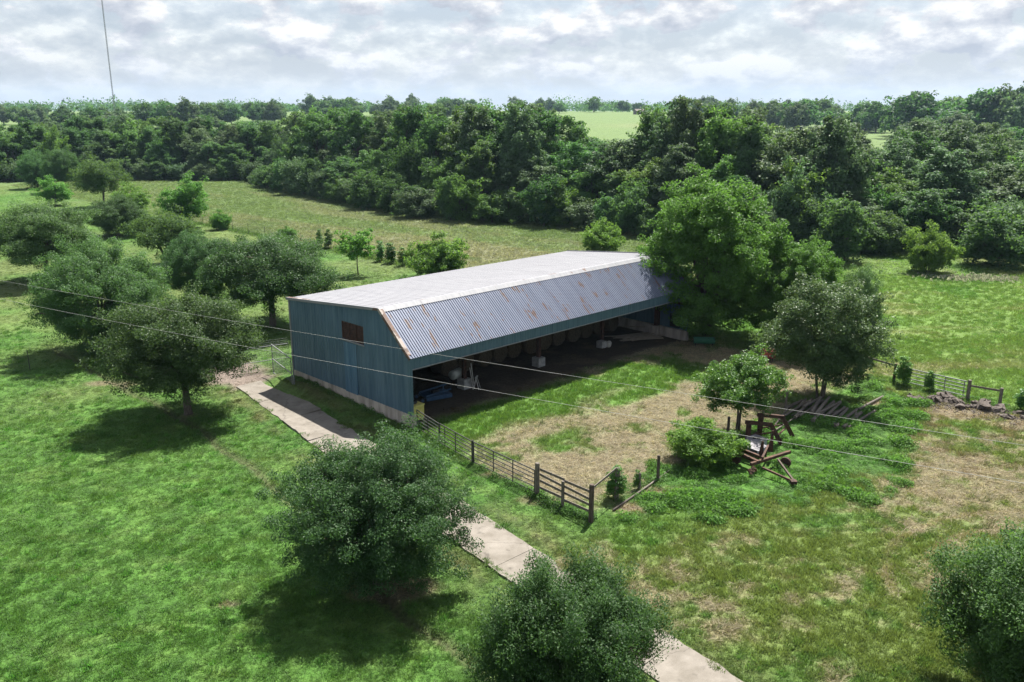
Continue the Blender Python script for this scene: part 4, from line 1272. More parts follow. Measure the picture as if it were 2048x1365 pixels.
vine('vine smothering a fence post, left of the twin green columns on the back fence', -27.4, 121.4, 1.0, 0.98, 0.2)
vine('vine smothering a fence post, right of the twin green columns on the back fence', -25.8, 120.0, 1.1, 1.05, 1.2)
vine('tall vine curtain hanging on the back fence, leftmost behind the barn', -16.9, 109.8, 1.3, 1.0, 2.2)
vine('tall vine curtain hanging on the back fence, middle one behind the barn', -15.4, 108.4, 1.5, 1.0, 3.2)
vine('tall vine curtain hanging on the back fence, rightmost by the round shrub', -13.7, 106.6, 1.2, 0.9, 4.2)
vine('bright vine wrapped round the leaning wooden post next to the corner post', 5.2, 39.7, 0.95, 0.66, 0.5)
vine('thin vine on the short post between the two bare posts', 6.5, 40.9, 0.45, 0.40, 1.5)
vine('bushy vine on the right fence beside the galvanised gate hinge', *bw(30.3, -17.9)[:2], 1.15, 0.80, 2.5)
vine('low vine climbing the middle of the galvanised gate', *bw(30.2, -19.7)[:2], 0.62, 0.55, 3.5)
vine('low leafy weed column behind the last post on the right', *bw(30.3, -25.4)[:2], 0.9, 0.55, 4.5)


# ---- the creek woods
def wood(seed, w, h, lob, mat, cone=0.25, flat=0.95, zb=0.6, leaf=0.44):
    return make_tree(seed, w, h, zb, lob, 420, 42, leaf, 1.05, mat, 0.32, 0.26, aspect=0.62, fork=0.5, limbs=9, spread=0.78, cone=cone, flat=flat, wisps=70)


WOOD = [wood(201, 10.5, 18, 20, M['leaf_wood']), wood(202, 12.5, 18, 22, M['leaf_wood'], 0.1, 0.8), wood(203, 9.0, 18, 18, M['leaf_wood'], 0.4, 1.1),
        wood(204, 12.0, 18, 22, M['leaf_woodgrey'], 0.15, 0.85, 2.5), wood(205, 11.0, 18, 16, M['leaf_lime'], 0.3, 1.0), wood(206, 10.0, 18, 26, M['leaf_woodgrey'], 0.5, 1.2)]
UNDER = [make_tree(211, 7.5, 8.0, 0.05, 13, 260, 42, 0.36, 0.95, M['leaf_wood'], 0.12, 0.36, aspect=0.6, stems=2, wisps=40, spread=0.7),
         make_tree(212, 6.5, 9.0, 0.05, 12, 250, 42, 0.36, 0.95, M['leaf_wood'], 0.12, 0.34, aspect=0.6, wisps=40, cone=0.5, spread=0.72),
         make_tree(213, 8.5, 7.5, 0.05, 14, 260, 42, 0.36, 1.0, M['leaf_woodgrey'], 0.12, 0.36, aspect=0.6, stems=2, wisps=40, spread=0.7),
         make_tree(214, 7.5, 8.2, 0.05, 12, 250, 42, 0.36, 0.95, M['leaf_lime'], 0.12, 0.34, aspect=0.6, wisps=50, spread=0.72)]
WOODS_FRONT = [(-175, 236), (-138, 236), (-106, 241), (-70, 241), (-62, 221), (-49.4, 203), (-30.5, 175), (-17.4, 156), (-2, 148), (11.2, 143), (20, 131), (33.1, 120), (40, 115), (48.6, 115), (57, 117), (66, 118), (80, 112)]


def along(poly, step, off, rng, jit):
    out = []
    P = [Vector(p) for p in poly]
    carry = 0
    for a, b in zip(P[:-1], P[1:]):
        d = b - a; ln = d.length; d.normalize()
        nrm = Vector((-d.y, d.x))
        if nrm.y < 0: nrm = -nrm
        t = carry
        while t < ln:
            p = a + d * t + nrm * off
            out.append((p.x + rng.normal() * jit, p.y + rng.normal() * jit))
            t += step
        carry = t - ln
    return out


ORD = ['first', 'second', 'third', 'fourth', 'fifth', 'sixth', 'seventh', 'eighth', 'ninth', 'tenth', 'eleventh', 'twelfth', 'thirteenth', 'fourteenth', 'fifteenth', 'sixteenth', 'seventeenth', 'eighteenth', 'nineteenth', 'twentieth']


def ordinal(i):
    if i >= 99: return ('hundredth' if i == 99 else 'hundred-and-' + ordinal(i - 100))
    if i < 20: return ORD[i]
    tens = ['', '', 'twenty', 'thirty', 'forty', 'fifty', 'sixty', 'seventy', 'eighty', 'ninety'][(i + 1) // 10]
    if (i + 1) % 10 == 0: return tens[:-1] + 'ieth'
    return tens + '-' + ORD[(i + 1) % 10 - 1]


def in_gap(x, y):
    a = x / y
    return 0.075 < a < 0.138


def build_woods():
    rng = np.random.default_rng(71)
    rows = ((0.5, 4.6, 'low'), (6.0, 6.2, 'mid'), (12.5, 6.6, 'tall'), (20.0, 7.0, 'tall'), (28.5, 8.0, 'tall'))
    words = {0: 'low leafy tree at the meadow edge of the creek woods', 1: 'middle-height tree just behind the front edge of the creek woods',
             2: 'tall tree in the first high row of the creek woods', 3: 'tall tree deep in the creek woods', 4: 'tall tree at the back of the creek woods'}
    for k, (off, step, kind) in enumerate(rows):
        spots = sorted(along(WOODS_FRONT, step, off, rng, 0.9 if k == 0 else 1.4), key=lambda p: p[0] / p[1])
        spots = [p for p in spots if -0.63 < p[0] / p[1] < 0.63]
        for i, (x, y) in enumerate(spots):
            right = x > 47
            if kind == 'low':
                m = UNDER[rng.integers(4)] if x > -20 else UNDER[rng.integers(3)]; h0 = 8.2; h = rng.uniform(4.2, 8.8)
                if x < -60: h = rng.uniform(3.5, 6.5)
                if right: h = rng.uniform(4.0, 7.0)
                s = rng.uniform(0.75, 1.05)
            elif kind == 'mid':
                m = UNDER[rng.integers(4)] if rng.uniform() < 0.45 else WOOD[rng.integers(6)]
                h = rng.uniform(9.0, 14.0)
                if right: h = rng.uniform(6.0, 9.0)
                h0 = 8.2 if m in UNDER else 18.0; s = rng.uniform(0.85, 1.1) if m in UNDER else rng.uniform(0.7, 0.95)
            else:
                m = WOOD[rng.integers(6)] if rng.uniform() < 0.75 else WOOD[rng.integers(3)]
                if x > 52: m = WOOD[(3, 4, 5, 3)[int(rng.integers(4))]]
                h = rng.uniform(16.0, 20.6) if rng.uniform() < 0.85 else rng.uniform(13, 16); h0 = 18.0; s = rng.uniform(0.85, 1.15)
                if right: h = rng.uniform(9.5, 14.5)
                if x < -60: h = rng.uniform(12.5, 17.8)
                a_ = x / y
                if 0.0 < a_ < 0.066 or 0.148 < a_ < 0.26: h = rng.uniform(18.3, 20.6)
            if in_gap(x, y): h = min(h, 14.2 - 0.25 * max(0, k - 1))
            if x > 40 and x < 62 and k >= 3: h = min(h, rng.uniform(14, 17.5))
            side = '%s from the left' % ordinal(i)
            plant(m, 'woodland_tree', '%s, %s' % (words[k], side), 'tree', x, y, rng.uniform(0, 6.28), s, h / h0, 'creek woods row %d' % (k + 1))
    # pecans standing open on the right, behind the pasture hedge
    spots = [(p[0], p[1]) for p in ((74, 160), (84, 168), (95, 176), (88, 190), (104, 192), (70, 185), (112, 205), (63, 205), (125, 214), (98, 215), (80, 222), (54, 196), (60, 172))]
    spots.sort(key=lambda p: p[0] / p[1])
    for i, (x, y) in enumerate(spots):
        plant(WOOD[3] if i % 3 else WOOD[1], 'pecan_tree', 'pale pecan standing apart behind the right-hand woods, %s from the left' % ordinal(i), 'tree',
              x, y, rng.uniform(0, 6.28), rng.uniform(0.95, 1.25), rng.uniform(14, 17) / 18, 'pecans behind the right woods')


build_woods()
plant(UNDER[0], 'hedge_tree', 'bright bushy tree mass at the right edge of the pasture', 'tree', 61.0, 106.5, 0.6, 1.15, 0.9)
plant(UNDER[2], 'hedge_tree', 'bushy tree behind the mass at the right edge of the pasture', 'tree', 68.0, 112.0, 1.6, 1.2, 1.0)
plant(UNDER[1], 'hedge_tree', 'vine-draped tree at the right pasture edge, left of the lone shrub', 'tree', 43.0, 110.0, 2.6, 1.0, 0.95)

# ---- trees out to the horizon
FARM = [make_tree(221, 12, 12, 0.4, 12, 200, 26, 0.75, 1.3, M['leaf_woodgrey'], 0.3, 0.36, aspect=0.65, wisps=20), make_tree(222, 15, 11, 0.4, 14, 220, 26, 0.75, 1.4, M['leaf_wood'], 0.3, 0.34, aspect=0.65, wisps=20)]


def build_far():
    rng = np.random.default_rng(99)
    spots = []
    for a, d, h, n, sp in ((-0.56, 620, 12, 7, 0.05), (-0.47, 480, 13, 7, 0.035), (-0.40, 560, 14, 6, 0.03), (-0.33, 640, 13, 8, 0.04), (-0.27, 700, 13, 7, 0.03), (-0.20, 760, 14, 8, 0.04),
                           (-0.12, 820, 13, 8, 0.05), (-0.06, 900, 14, 7, 0.04), (0.03, 980, 12, 6, 0.04), (0.092, 1010, 15, 1, 0.0), (0.125, 1010, 12, 1, 0.0), (0.15, 1040, 9, 3, 0.012), (0.22, 800, 14, 7, 0.035),
                           (0.26, 700, 14, 7, 0.03), (0.31, 560, 15, 8, 0.03), (0.345, 640, 14, 6, 0.02), (0.40, 560, 14, 6, 0.02), (0.47, 500, 19, 5, 0.018), (0.51, 480, 16, 5, 0.016), (0.585, 430, 20, 7, 0.03),
                           (0.50, 380, 11, 6, 0.05), (-0.52, 400, 10, 6, 0.05), (-0.30, 420, 9, 6, 0.05)):
        for i in range(n):
            aa = a + rng.normal() * sp * 0.6; dd = d * rng.uniform(0.93, 1.08)
            spots.append((aa, dd, 1.2 * h * rng.uniform(0.72, 1.15) if n > 1 else 1.2 * h))
    spots = sorted(q for q in spots if not (0.06 < q[0] < 0.16 and q[1] < 960))
    for i, (a, d, h) in enumerate(spots):
        x, y = a * d, d
        m = FARM[int(rng.integers(2))]
        plant(m, 'distant_tree', 'small hazy tree on the far farmland, %s from the left' % ordinal(i), 'tree', x, y, rng.uniform(0, 6.28), h / 12 * rng.uniform(0.85, 1.25), h / 11.8, 'trees out to the horizon')


build_far()


def far_treeline():
    rng = np.random.default_rng(404)
    P = []; LVv = []
    for k in range(1500):
        a = rng.uniform(-0.72, 0.72); d = rng.uniform(1080, 1900)
        if vnoise(np.array([a * 14.0]), np.array([d / 260.0]), 8)[0] < 0.36: continue
        x, y = a * d, d
        h = rng.uniform(7, 15) * (0.7 + 0.9 * vnoise(np.array([a * 22.0]), np.array([0.5]), 23)[0]); w = h * rng.uniform(0.8, 1.4)
        n = 70
        q = unit(rng.normal(size=(n, 3))) * rng.uniform(0.5, 1, (n, 1)) * np.array([w / 2, w / 2, h / 2])
        z0 = tz(x, y)
        P.append(q + np.array([x, y, z0 + h * 0.5])); LVv.append(np.full(n, rng.uniform()) * 0.6 + rng.uniform(size=n) * 0.4)
    P = np.concatenate(P); LVv = np.concatenate(LVv)
    me = leaf_cloud('distant_treeline', P, np.tile(np.array([[0, 0, 1.0]]), (len(P), 1)), 2.3, 0.8, LVv, M['leaf_wood'], rng, up=0.0, outk=0.0)
    o = link('distant_treeline', me)
    tag(o, 'unbroken blue-grey line of far-off woodland along the horizon', 'woodland', kind='stuff')


far_treeline()


def far_shed():
    x, y = 126.0, 880.0
    t = thing('distant_shed', 'tiny grey shed standing in the far field beyond the woods', 'shed', (x, y, tz(x, y) - 0.2), 0.4)
    MB().box((-5, -3, 0), (5, 3, 3.4)).build('wall', M['wood_grey'], t)
    MB().add([(-5.4, -3.4, 3.3), (5.4, -3.4, 3.3), (5.4, 0, 5.4), (-5.4, 0, 5.4), (-5.4, 3.4, 3.3), (5.4, 3.4, 3.3)], [(0, 1, 2, 3), (3, 2, 5, 4), (0, 3, 4), (1, 5, 2)]).build('roof', M['wood_grey'], t)
    MB().box((-1.2, -3.05, 0), (1.2, -3.005, 2.6)).build('door', M['wood_dark'], t)


far_shed()


# ------------------------------------------------------------------ mast, wires
def build_mast():
    x, y = -313.0, 700.0
    z0 = tz(x, y)
    root = thing('radio_mast', 'very thin tall grey lattice radio mast rising out of the left horizon', 'mast', (x, y, z0))
    hgt = 112.0; w = 0.42
    for k in range(3):
        a = 2 * math.pi * k / 3
        MB().tube([(w * math.cos(a), w * math.sin(a), 0), (w * math.cos(a), w * math.sin(a), hgt)], 0.10, 6).build('leg', M['galv'], root)
    mb = MB()
    n = 80
    for i in range(n):
        za, zb = hgt * i / n, hgt * (i + 1) / n
        for k in range(3):
            a = 2 * math.pi * k / 3; b = 2 * math.pi * (k + 1) / 3
            if i % 2: a, b = b, a
            mb.tube([(w * math.cos(a), w * math.sin(a), za), (w * math.cos(b), w * math.sin(b), zb)], 0.05, 4, False)
    tag(mb.build('lattice', M['galv'], root), kind='stuff')


build_mast()


def build_wires():
    for label, a, b in (('overhead wire crossing higher on the barn end wall', (-30.2, 53.9, 8.0), (12.9, 29.0, 8.0)),
                        ('overhead wire crossing lower on the barn end wall', (-30.8, 50.5, 8.0), (9.1, 27.1, 8.0))):
        a = Vector(a); b = Vector(b)
        d = (b - a)
        pts = []
        for i in range(41):
            t = -0.75 + 2.2 * i / 40
            p = a + d * t
            p.z = 8.0 + 0.55 * ((t - 0.35) ** 2) - 0.08
            pts.append(p)
        tag(MB().tube(pts, 0.0065, 6).build('overhead_wire', M['wire'], None, True), label, 'wire', 'overhead wires')


build_wires()


# ------------------------------------------------------------------ fences and gates
def post(label, v, u, h, r=0.085, mat='wood_grey', group='fence posts', name='fence_post', lean=(0, 0), cat='post'):
    x, y, _ = bw(v, u)
    rng = np.random.default_rng(int(abs(v * 91 + u * 37)) + 3)
    mb = MB().tube([(0, 0, -0.3), (lean[0] * 0.4 * h, lean[1] * 0.4 * h, h * 0.4), (lean[0] * h, lean[1] * h, h - 0.03), (lean[0] * h, lean[1] * h, h)],
                   [r * 1.08, r * rng.uniform(0.95, 1.05), r * 0.97, r * 0.8], 10)
    o = mb.build(name, M[mat], None, False, (x, y, tz(x, y)))
    return tag(o, label, cat, group)


def pipe_gate(label, a, b, h, rails, uprights, mat, rr=0.028, z0=0.12, name='pipe_gate', brace=False, dip=0.0):
    A = Vector(bw(*a)); Bq = Vector(bw(*b))
    root = thing(name, label, 'gate', tuple(A))
    d = Bq - A
    for i in range(rails):
        z = z0 + (h - z0) * (i / (rails - 1)) ** 0.9
        MB().tube([(0, 0, z), (d.x * .5, d.y * .5, z - dip), (d.x, d.y, z)], rr * (1.25 if i == rails - 1 else 1), 7).build('rail', M[mat], root)
    for t in uprights:
        MB().tube([(d.x * t, d.y * t, z0 - 0.04), (d.x * t, d.y * t, h)], rr * 1.1, 7).build('upright', M[mat], root)
    return root


pipe_gate('dark pipe panel nearest the barn corner', (0.15, -0.35), (-0.45, -3.15), 1.25, 6, (0, 0.5, 1), 'steel_dark')
pipe_gate('dark pipe gate between the corner panel and the steel post', (-0.47, -3.25), (-0.98, -6.6), 1.28, 6, (0, 0.16, 0.5, 1), 'steel_dark')
pipe_gate('long dark pipe gate next to the board fence', (-1.02, -6.8), (-1.38, -11.8), 1.30, 6, (0, 0.34, 0.66, 1), 'steel_dark')
post('dark steel post where the two pipe gates meet', -1.0, -6.7, 1.38, 0.055, 'steel_dark', name='gate_post')
post('stout wooden gate post at the left end of the board fence', -1.4, -12.0, 1.78, 0.125, name='gate_post')
post('middle wooden post of the board fence', -1.57, -13.9, 1.45, 0.085)
post('tall dark wooden corner post at the right end of the board fence', -1.72, -15.85, 1.95, 0.125, 'wood_dark', name='corner_post')


def boards(label, a, b, zs, hh, name='board_fence'):
    A = Vector(bw(*a)); Bq = Vector(bw(*b)); d = Bq - A
    root = thing(name, label, 'fence', tuple(A))
    for i, z in enumerate(zs):
        j = 0.03 * ((i * 7) % 3 - 1)
        MB().bar((0, 0, z + j), (d.x, d.y, z - j), 0.04, hh).build('board', M['wood_grey'], root)
    return root


boards('four weathered boards spanning from the stout gate post to the middle post', (-1.30, -12.1), (-1.46, -13.9), (0.45, 0.80, 1.12, 1.45), 0.13)
boards('four weathered boards spanning from the middle post to the tall corner post', (-1.46, -13.92), (-1.60, -15.75), (0.42, 0.78, 1.10, 1.44), 0.13)
boards('single rail from the tall corner post to the vine-wrapped post', (-1.62, -15.8), (0.98, -15.2), (1.72,), 0.10, 'fence_rail')
post('leaning wooden post wrapped in bright vine', 1.0, -15.2, 1.75, 0.12, lean=(0.03, 0.02))
post('short post half hidden by thin vine', 2.8, -15.3, 0.95, 0.07)
post('bare wooden post standing alone between vine post and shrub', 4.4, -15.3, 1.45, 0.085, 'wood_dark')
post('reddish wooden post beside the small twin-stemmed tree', 12.4, -14.6, 1.35, 0.085, 'wood_dark')
post('green-stained post right of the twin-stemmed tree', 16.3, -14.7, 1.2, 0.075)
post('old post left of the log pile', 19.6, -14.5, 1.25, 0.075)
A = Vector(bw(-0.1, -15.9)); Bq = Vector(bw(5.7, -15.1))
tag(MB().tube([A + Vector((0, 0, 0.07)), A.lerp(Bq, 0.5) + Vector((0.05, 0, 0.11)), Bq + Vector((0, 0, 0.12))], [0.055, 0.05, 0.04], 8).build('pole', M['log'], None, True),
    'long thin pole lying on the ground along the yard fence line', 'pole')

# right-hand fence
post('dark post left of the vine on the right fence', 30.6, -17.1, 1.35, 0.10, 'wood_dark')
post('stout post at the latch end of the galvanised gate', 30.1, -22.25, 1.4, 0.12, 'wood_grey', name='gate_post')
post('last post of the right fence above the rubble', 30.2, -24.2, 1.25, 0.11, 'wood_grey')
pipe_gate('galvanised pipe gate on the right half hidden by vines', (30.35, -18.0), (30.1, -22.05), 1.25, 5, (0, 0.33, 0.66, 0.97), 'galv', 0.03, 0.25)
boards('plank rail joining the last two posts of the right fence', (30.05, -22.3), (30.12, -24.1), (1.05,), 0.13, 'fence_rail')
boards('plank rail running left from the vine into the grey-green tree', (31.6, -14.4), (30.7, -17.0), (1.15,), 0.13, 'fence_rail')

# tall meshed gate at the end of the drive
def mesh_gate():
    A = Vector(bw(-1.2, 11.9)); Bq = Vector(bw(-0.25, 16.2)); d = Bq - A
    root = thing('mesh_gate', 'tall galvanised mesh gate standing open beside the barn wall', 'gate', tuple(A))
    for z in (0.08, 1.15, 2.25):
        MB().tube([(0, 0, z), (d.x, d.y, z)], 0.034, 8).build('rail', M['galv'], root)
    for t in (0, 1):
        MB().tube([(d.x * t, d.y * t, 0.05), (d.x * t, d.y * t, 2.28)], 0.034, 8).build('stile', M['galv'], root)
    mb = MB()
    for i in range(1, 30):
        t = i / 30
        mb.tube([(d.x * t, d.y * t, 0.1), (d.x * t, d.y * t, 2.25)], 0.005, 4, False)
    for i in range(1, 15):
        z = 0.08 + 2.17 * i / 15
        mb.tube([(0, 0, z), (d.x, d.y, z)], 0.005, 4, False)
    tag(mb.build('wire_mesh', M['galv'], root), kind='stuff')
    post('steel hinge post of the tall mesh gate', -1.13, 11.78, 2.35, 0.05, 'galv', name='gate_post')
    A2 = Vector(bw(-2.0, 17.8)); B2 = Vector(bw(1.5, 16.9)); d2 = B2 - A2
    r2 = thing('mesh_fence', 'wire panel with two pipe rails behind the tall mesh gate', 'fence panel', tuple(A2))
    for z in (0.75, 1.85):
        MB().tube([(0, 0, z), (d2.x, d2.y, z)], 0.03, 8).build('rail', M['galv'], r2)
    mb = MB()
    for i in range(0, 21):
        t = i / 20
        mb.tube([(d2.x * t, d2.y * t, 0.05), (d2.x * t, d2.y * t, 2.3)], 0.005, 4, False)
    for i in range(0, 15):
        z = 0.1 + 2.2 * i / 14
        mb.tube([(0, 0, z), (d2.x, d2.y, z)], 0.005, 4, False)
    tag(mb.build('wire_mesh', M['galv'], r2), kind='stuff')


mesh_gate()


# back fence: thin steel posts in a line
def back_fence():
    root = None
    for i, u in enumerate(np.arange(44, 104, 5.2)):
        x, y, _ = bw(35.0, u)
        mb = MB().box((-0.03, -0.006, -0.3), (0.03, 0.006, 1.65)).box((-0.006, 0.007, -0.3), (0.006, 0.05, 1.65))
        o = mb.build('steel_post', M['steel_dark'], None, False, (x, y, tz(x, y)))
        tag(o, 'thin steel fence post in the back fence line, %s counted from the barn' % ordinal(i), 'post', 'steel posts of the back fence')
    for k, z in enumerate((0.5, 0.95, 1.4)):
        a = Vector(bw(35, 40, z)); b = Vector(bw(35, 106, z))
        tag(MB().tube([a, a.lerp(b, .5) - Vector((0, 0, .03)), b], 0.006, 4).build('fence_wire', M['galv']), '%s strand of wire along the back fence' % ('lowest', 'middle', 'top')[k], 'wire')


back_fence()
x, y = -30.4, 51.2
tag(MB().box((-0.03, -0.006, -0.3), (0.03, 0.006, 1.6)).box((-0.006, 0.007, -0.3), (0.006, 0.05, 1.6)).build('steel_post', M['steel_dark'], None, False, (-36.4, 62.0, 0)),
    'dark steel post at the left edge of the lawn', 'post')


# ------------------------------------------------------------------ in and around the barn
def bale_mesh(seed, r=0.78, L=1.5):
    rng = np.random.default_rng(seed)
    n = 28
    ys = [(-L / 2, 0.02), (-L / 2 - 0.015, 0.35), (-L / 2, 0.72), (-L / 2, 0.93), (-L / 2 + 0.07, 1.0), (-L * .25, 1.0), (0, 1.01), (L * .25, 1.0), (L / 2 - 0.07, 1.0), (L / 2, 0.93), (L / 2, 0.72), (L / 2 + 0.015, 0.35), (L / 2, 0.02)]
    V = []; F = []
    for (y, k) in ys:
        for i in range(n):
            a = 2 * math.pi * i / n
            q = r * k * (1 + rng.normal() * 0.012)
            z = r + math.sin(a) * q
            z = max(z, 0.04 + 0.0 * z)
            V.append((math.cos(a) * q, y + rng.normal() * 0.01, z - 0.03))
    for j in range(len(ys) - 1):
        for i in range(n):
            a = j * n + i; b = j * n + (i + 1) % n
            F.append((a, b, b + n, a + n))
    F.append(tuple(range(n))); F.append(tuple((len(ys) - 1) * n + i for i in range(n))[::-1])
    mb = MB(); mb.v, mb.f = V, F
    me = mb.mesh('hay_bale'); me.materials.append(M['straw']); me.shade_smooth()
    return me


BALES = [bale_mesh(1), bale_mesh(2)]


def bales():
    rng = np.random.default_rng(4)
    i = 0
    for k, vv in enumerate(np.arange(8.6, 28.0, 1.72)):
        uu = 7.1 + 0.12 * math.sin(k * 2.1)
        x, y, _ = bw(vv, uu)
        o = link('hay_bale', BALES[k % 2], None, (x, y, 0.02))
        o.rotation_euler = (0, 0, TH + rng.normal() * 0.06)
        tag(o, 'round hay bale on the barn floor, %s from the left in the front row' % ordinal(k), 'hay bale', 'hay bales in the barn')
    for k, vv in enumerate(np.arange(9.46, 21.0, 1.72)):
        x, y, _ = bw(vv, 7.25)
        o = link('hay_bale', BALES[(k + 1) % 2], None, (x, y, 1.32))
        o.rotation_euler = (0, 0, TH + rng.normal() * 0.06)
        tag(o, 'round hay bale lying on the bottom row, %s from the left in the upper row' % ordinal(k), 'hay bale', 'hay bales in the barn')


bales()


def lumber():
    rng = np.random.default_rng(8)
    k = 0
    for i in range(15):
        lay = i // 6
        vv = 27.2 + rng.uniform(-0.7, 0.7); uu = 2.6 + (i % 6) * 0.36 - lay * 0.05 + rng.uniform(-0.1, 0.1)
        ln = rng.uniform(3.0, 4.3); a = rng.normal() * 0.14 - 0.12
        x, y, _ = bw(vv, uu)
        o = MB().box((-ln / 2, -0.085, 0), (ln / 2, 0.085, 0.045)).build('plank', M['board'], None, False, (x, y, 0.05 + lay * 0.055 + 0.004 * (i % 6)))
        o.rotation_euler = (rng.normal() * 0.01, 0, TH + a - 0.35)
        tag(o, 'pale plank in the lumber heap at the far barn end, %s from the front' % ordinal(i), 'plank', 'planks heaped in the barn')
    x, y, _ = bw(28.4, 6.2)
    o = MB().bar((-2.4, 0, 0.10), (2.4, 0, 0.62), 0.14, 0.07).build('plank', M['board'], None, False, (x, y, 0))
    o.rotation_euler = (0, 0, TH - 1.35)
    tag(o, 'long pale plank leaning on the concrete base of the far barn wall', 'plank')


lumber()


def wheel(root, c, r, w, name='wheel', ax=(0, 1, 0)):
    c = Vector(c); ax = Vector(ax)
    t = MB().tube([c - ax * w / 2, c - ax * (w / 2 - 0.04), c + ax * (w / 2 - 0.04), c + ax * w / 2], [r * 0.9, r, r, r * 0.9], 20).build(name, M['rubber'], root)
    MB().tube([c - ax * (w / 2 + 0.012), c + ax * (w / 2 + 0.012)], r * 0.52, 14).build('rim', M['blue_paint'], t)
    return t


def tractor():
    x, y, _ = bw(3.4, 6.2)
    t = thing('tractor', 'dark blue tractor parked inside the barn with an orange triangle behind', 'tractor', (x, y, 0), TH + math.pi / 2)
    MB().box((0.4, -0.35, 0.75), (2.2, 0.35, 1.35)).box((2.2, -0.30, 0.7), (2.35, 0.30, 1.25)).build('hood', M['blue_paint'], t)
    MB().box((-0.8, -0.3, 0.5), (2.0, 0.3, 0.75)).build('chassis', M['black'], t)
    for s in (-1, 1):
        wheel(t, (-0.5, s * 0.72, 0.72), 0.72, 0.38)
        wheel(t, (1.75, s * 0.62, 0.42), 0.42, 0.24)
        MB().box((-1.1, s * 0.55 - 0.16, 1.42), (0.1, s * 0.55 + 0.16, 1.5)).build('fender', M['blue_paint'], t)
        MB().bar((-0.95, s * 0.5, 0.8), (-0.95, s * 0.5, 2.5), 0.07, 0.07).build('roll_bar', M['black'], t)
    MB().bar((-0.95, -0.5, 2.5), (-0.95, 0.5, 2.5), 0.07, 0.07).build('roll_bar', M['black'], t)
    MB().box((-0.75, -0.25, 1.05), (-0.25, 0.25, 1.15)).box((-0.82, -0.25, 1.1), (-0.74, 0.25, 1.55)).build('seat', M['black'], t)
    MB().tube([(0.35, 0, 1.3), (0.1, 0, 1.6)], 0.03, 6).build('steering_column', M['black'], t)
    # slow-moving-vehicle triangle
    tag(MB().add([(-1.03, -0.22, 1.50), (-1.03, 0.22, 1.50), (-1.03, 0.05, 1.88), (-1.03, -0.05, 1.88), (-1.02, -0.22, 1.50), (-1.02, 0.22, 1.50), (-1.02, 0.05, 1.88), (-1.02, -0.05, 1.88)],
             [(0, 1, 2, 3), (7, 6, 5, 4), (0, 4, 5, 1), (1, 5, 6, 2), (2, 6, 7, 3), (3, 7, 4, 0)]).build('warning_triangle', M['smv'], t), 'orange-red warning triangle')
    # rotary mower standing in front
    x, y, _ = bw(4.7, 3.3)
    m = thing('mower', 'low blue rotary mower on the barn floor near the first post', 'mower', (x, y, 0), TH - 0.25)
    MB().box((-1.0, -0.65, 0.28), (0.9, 0.65, 0.40)).box((-1.0, -0.66, 0.14), (0.9, -0.62, 0.279)).box((-1.0, 0.62, 0.14), (0.9, 0.66, 0.279)).build('deck', M['blue_paint'], m)
    MB().bar((-1.0, 0.5, 0.45), (0.95, 0.35, 0.78), 0.09, 0.09).build('beam', M['blue_paint'], m)
    MB().bar((-1.0, -0.5, 0.45), (0.95, -0.35, 0.62), 0.09, 0.09).build('beam', M['blue_paint'], m)
    MB().bar((0.3, -0.5, 0.41), (0.45, -0.2, 1.0), 0.07, 0.07).build('mast', M['blue_paint'], m)
    MB().box((-0.3, -0.2, 0.401), (0.15, 0.2, 0.62)).build('gearbox', M['black'], m)
    for s in (-0.5, 0.5):
        wheel(m, (-1.25, s, 0.2), 0.2, 0.12)
        MB().bar((-1.0, s, 0.34), (-1.25, s + 0.09, 0.22), 0.05, 0.04).build('wheel_arm', M['blue_paint'], m)


tractor()


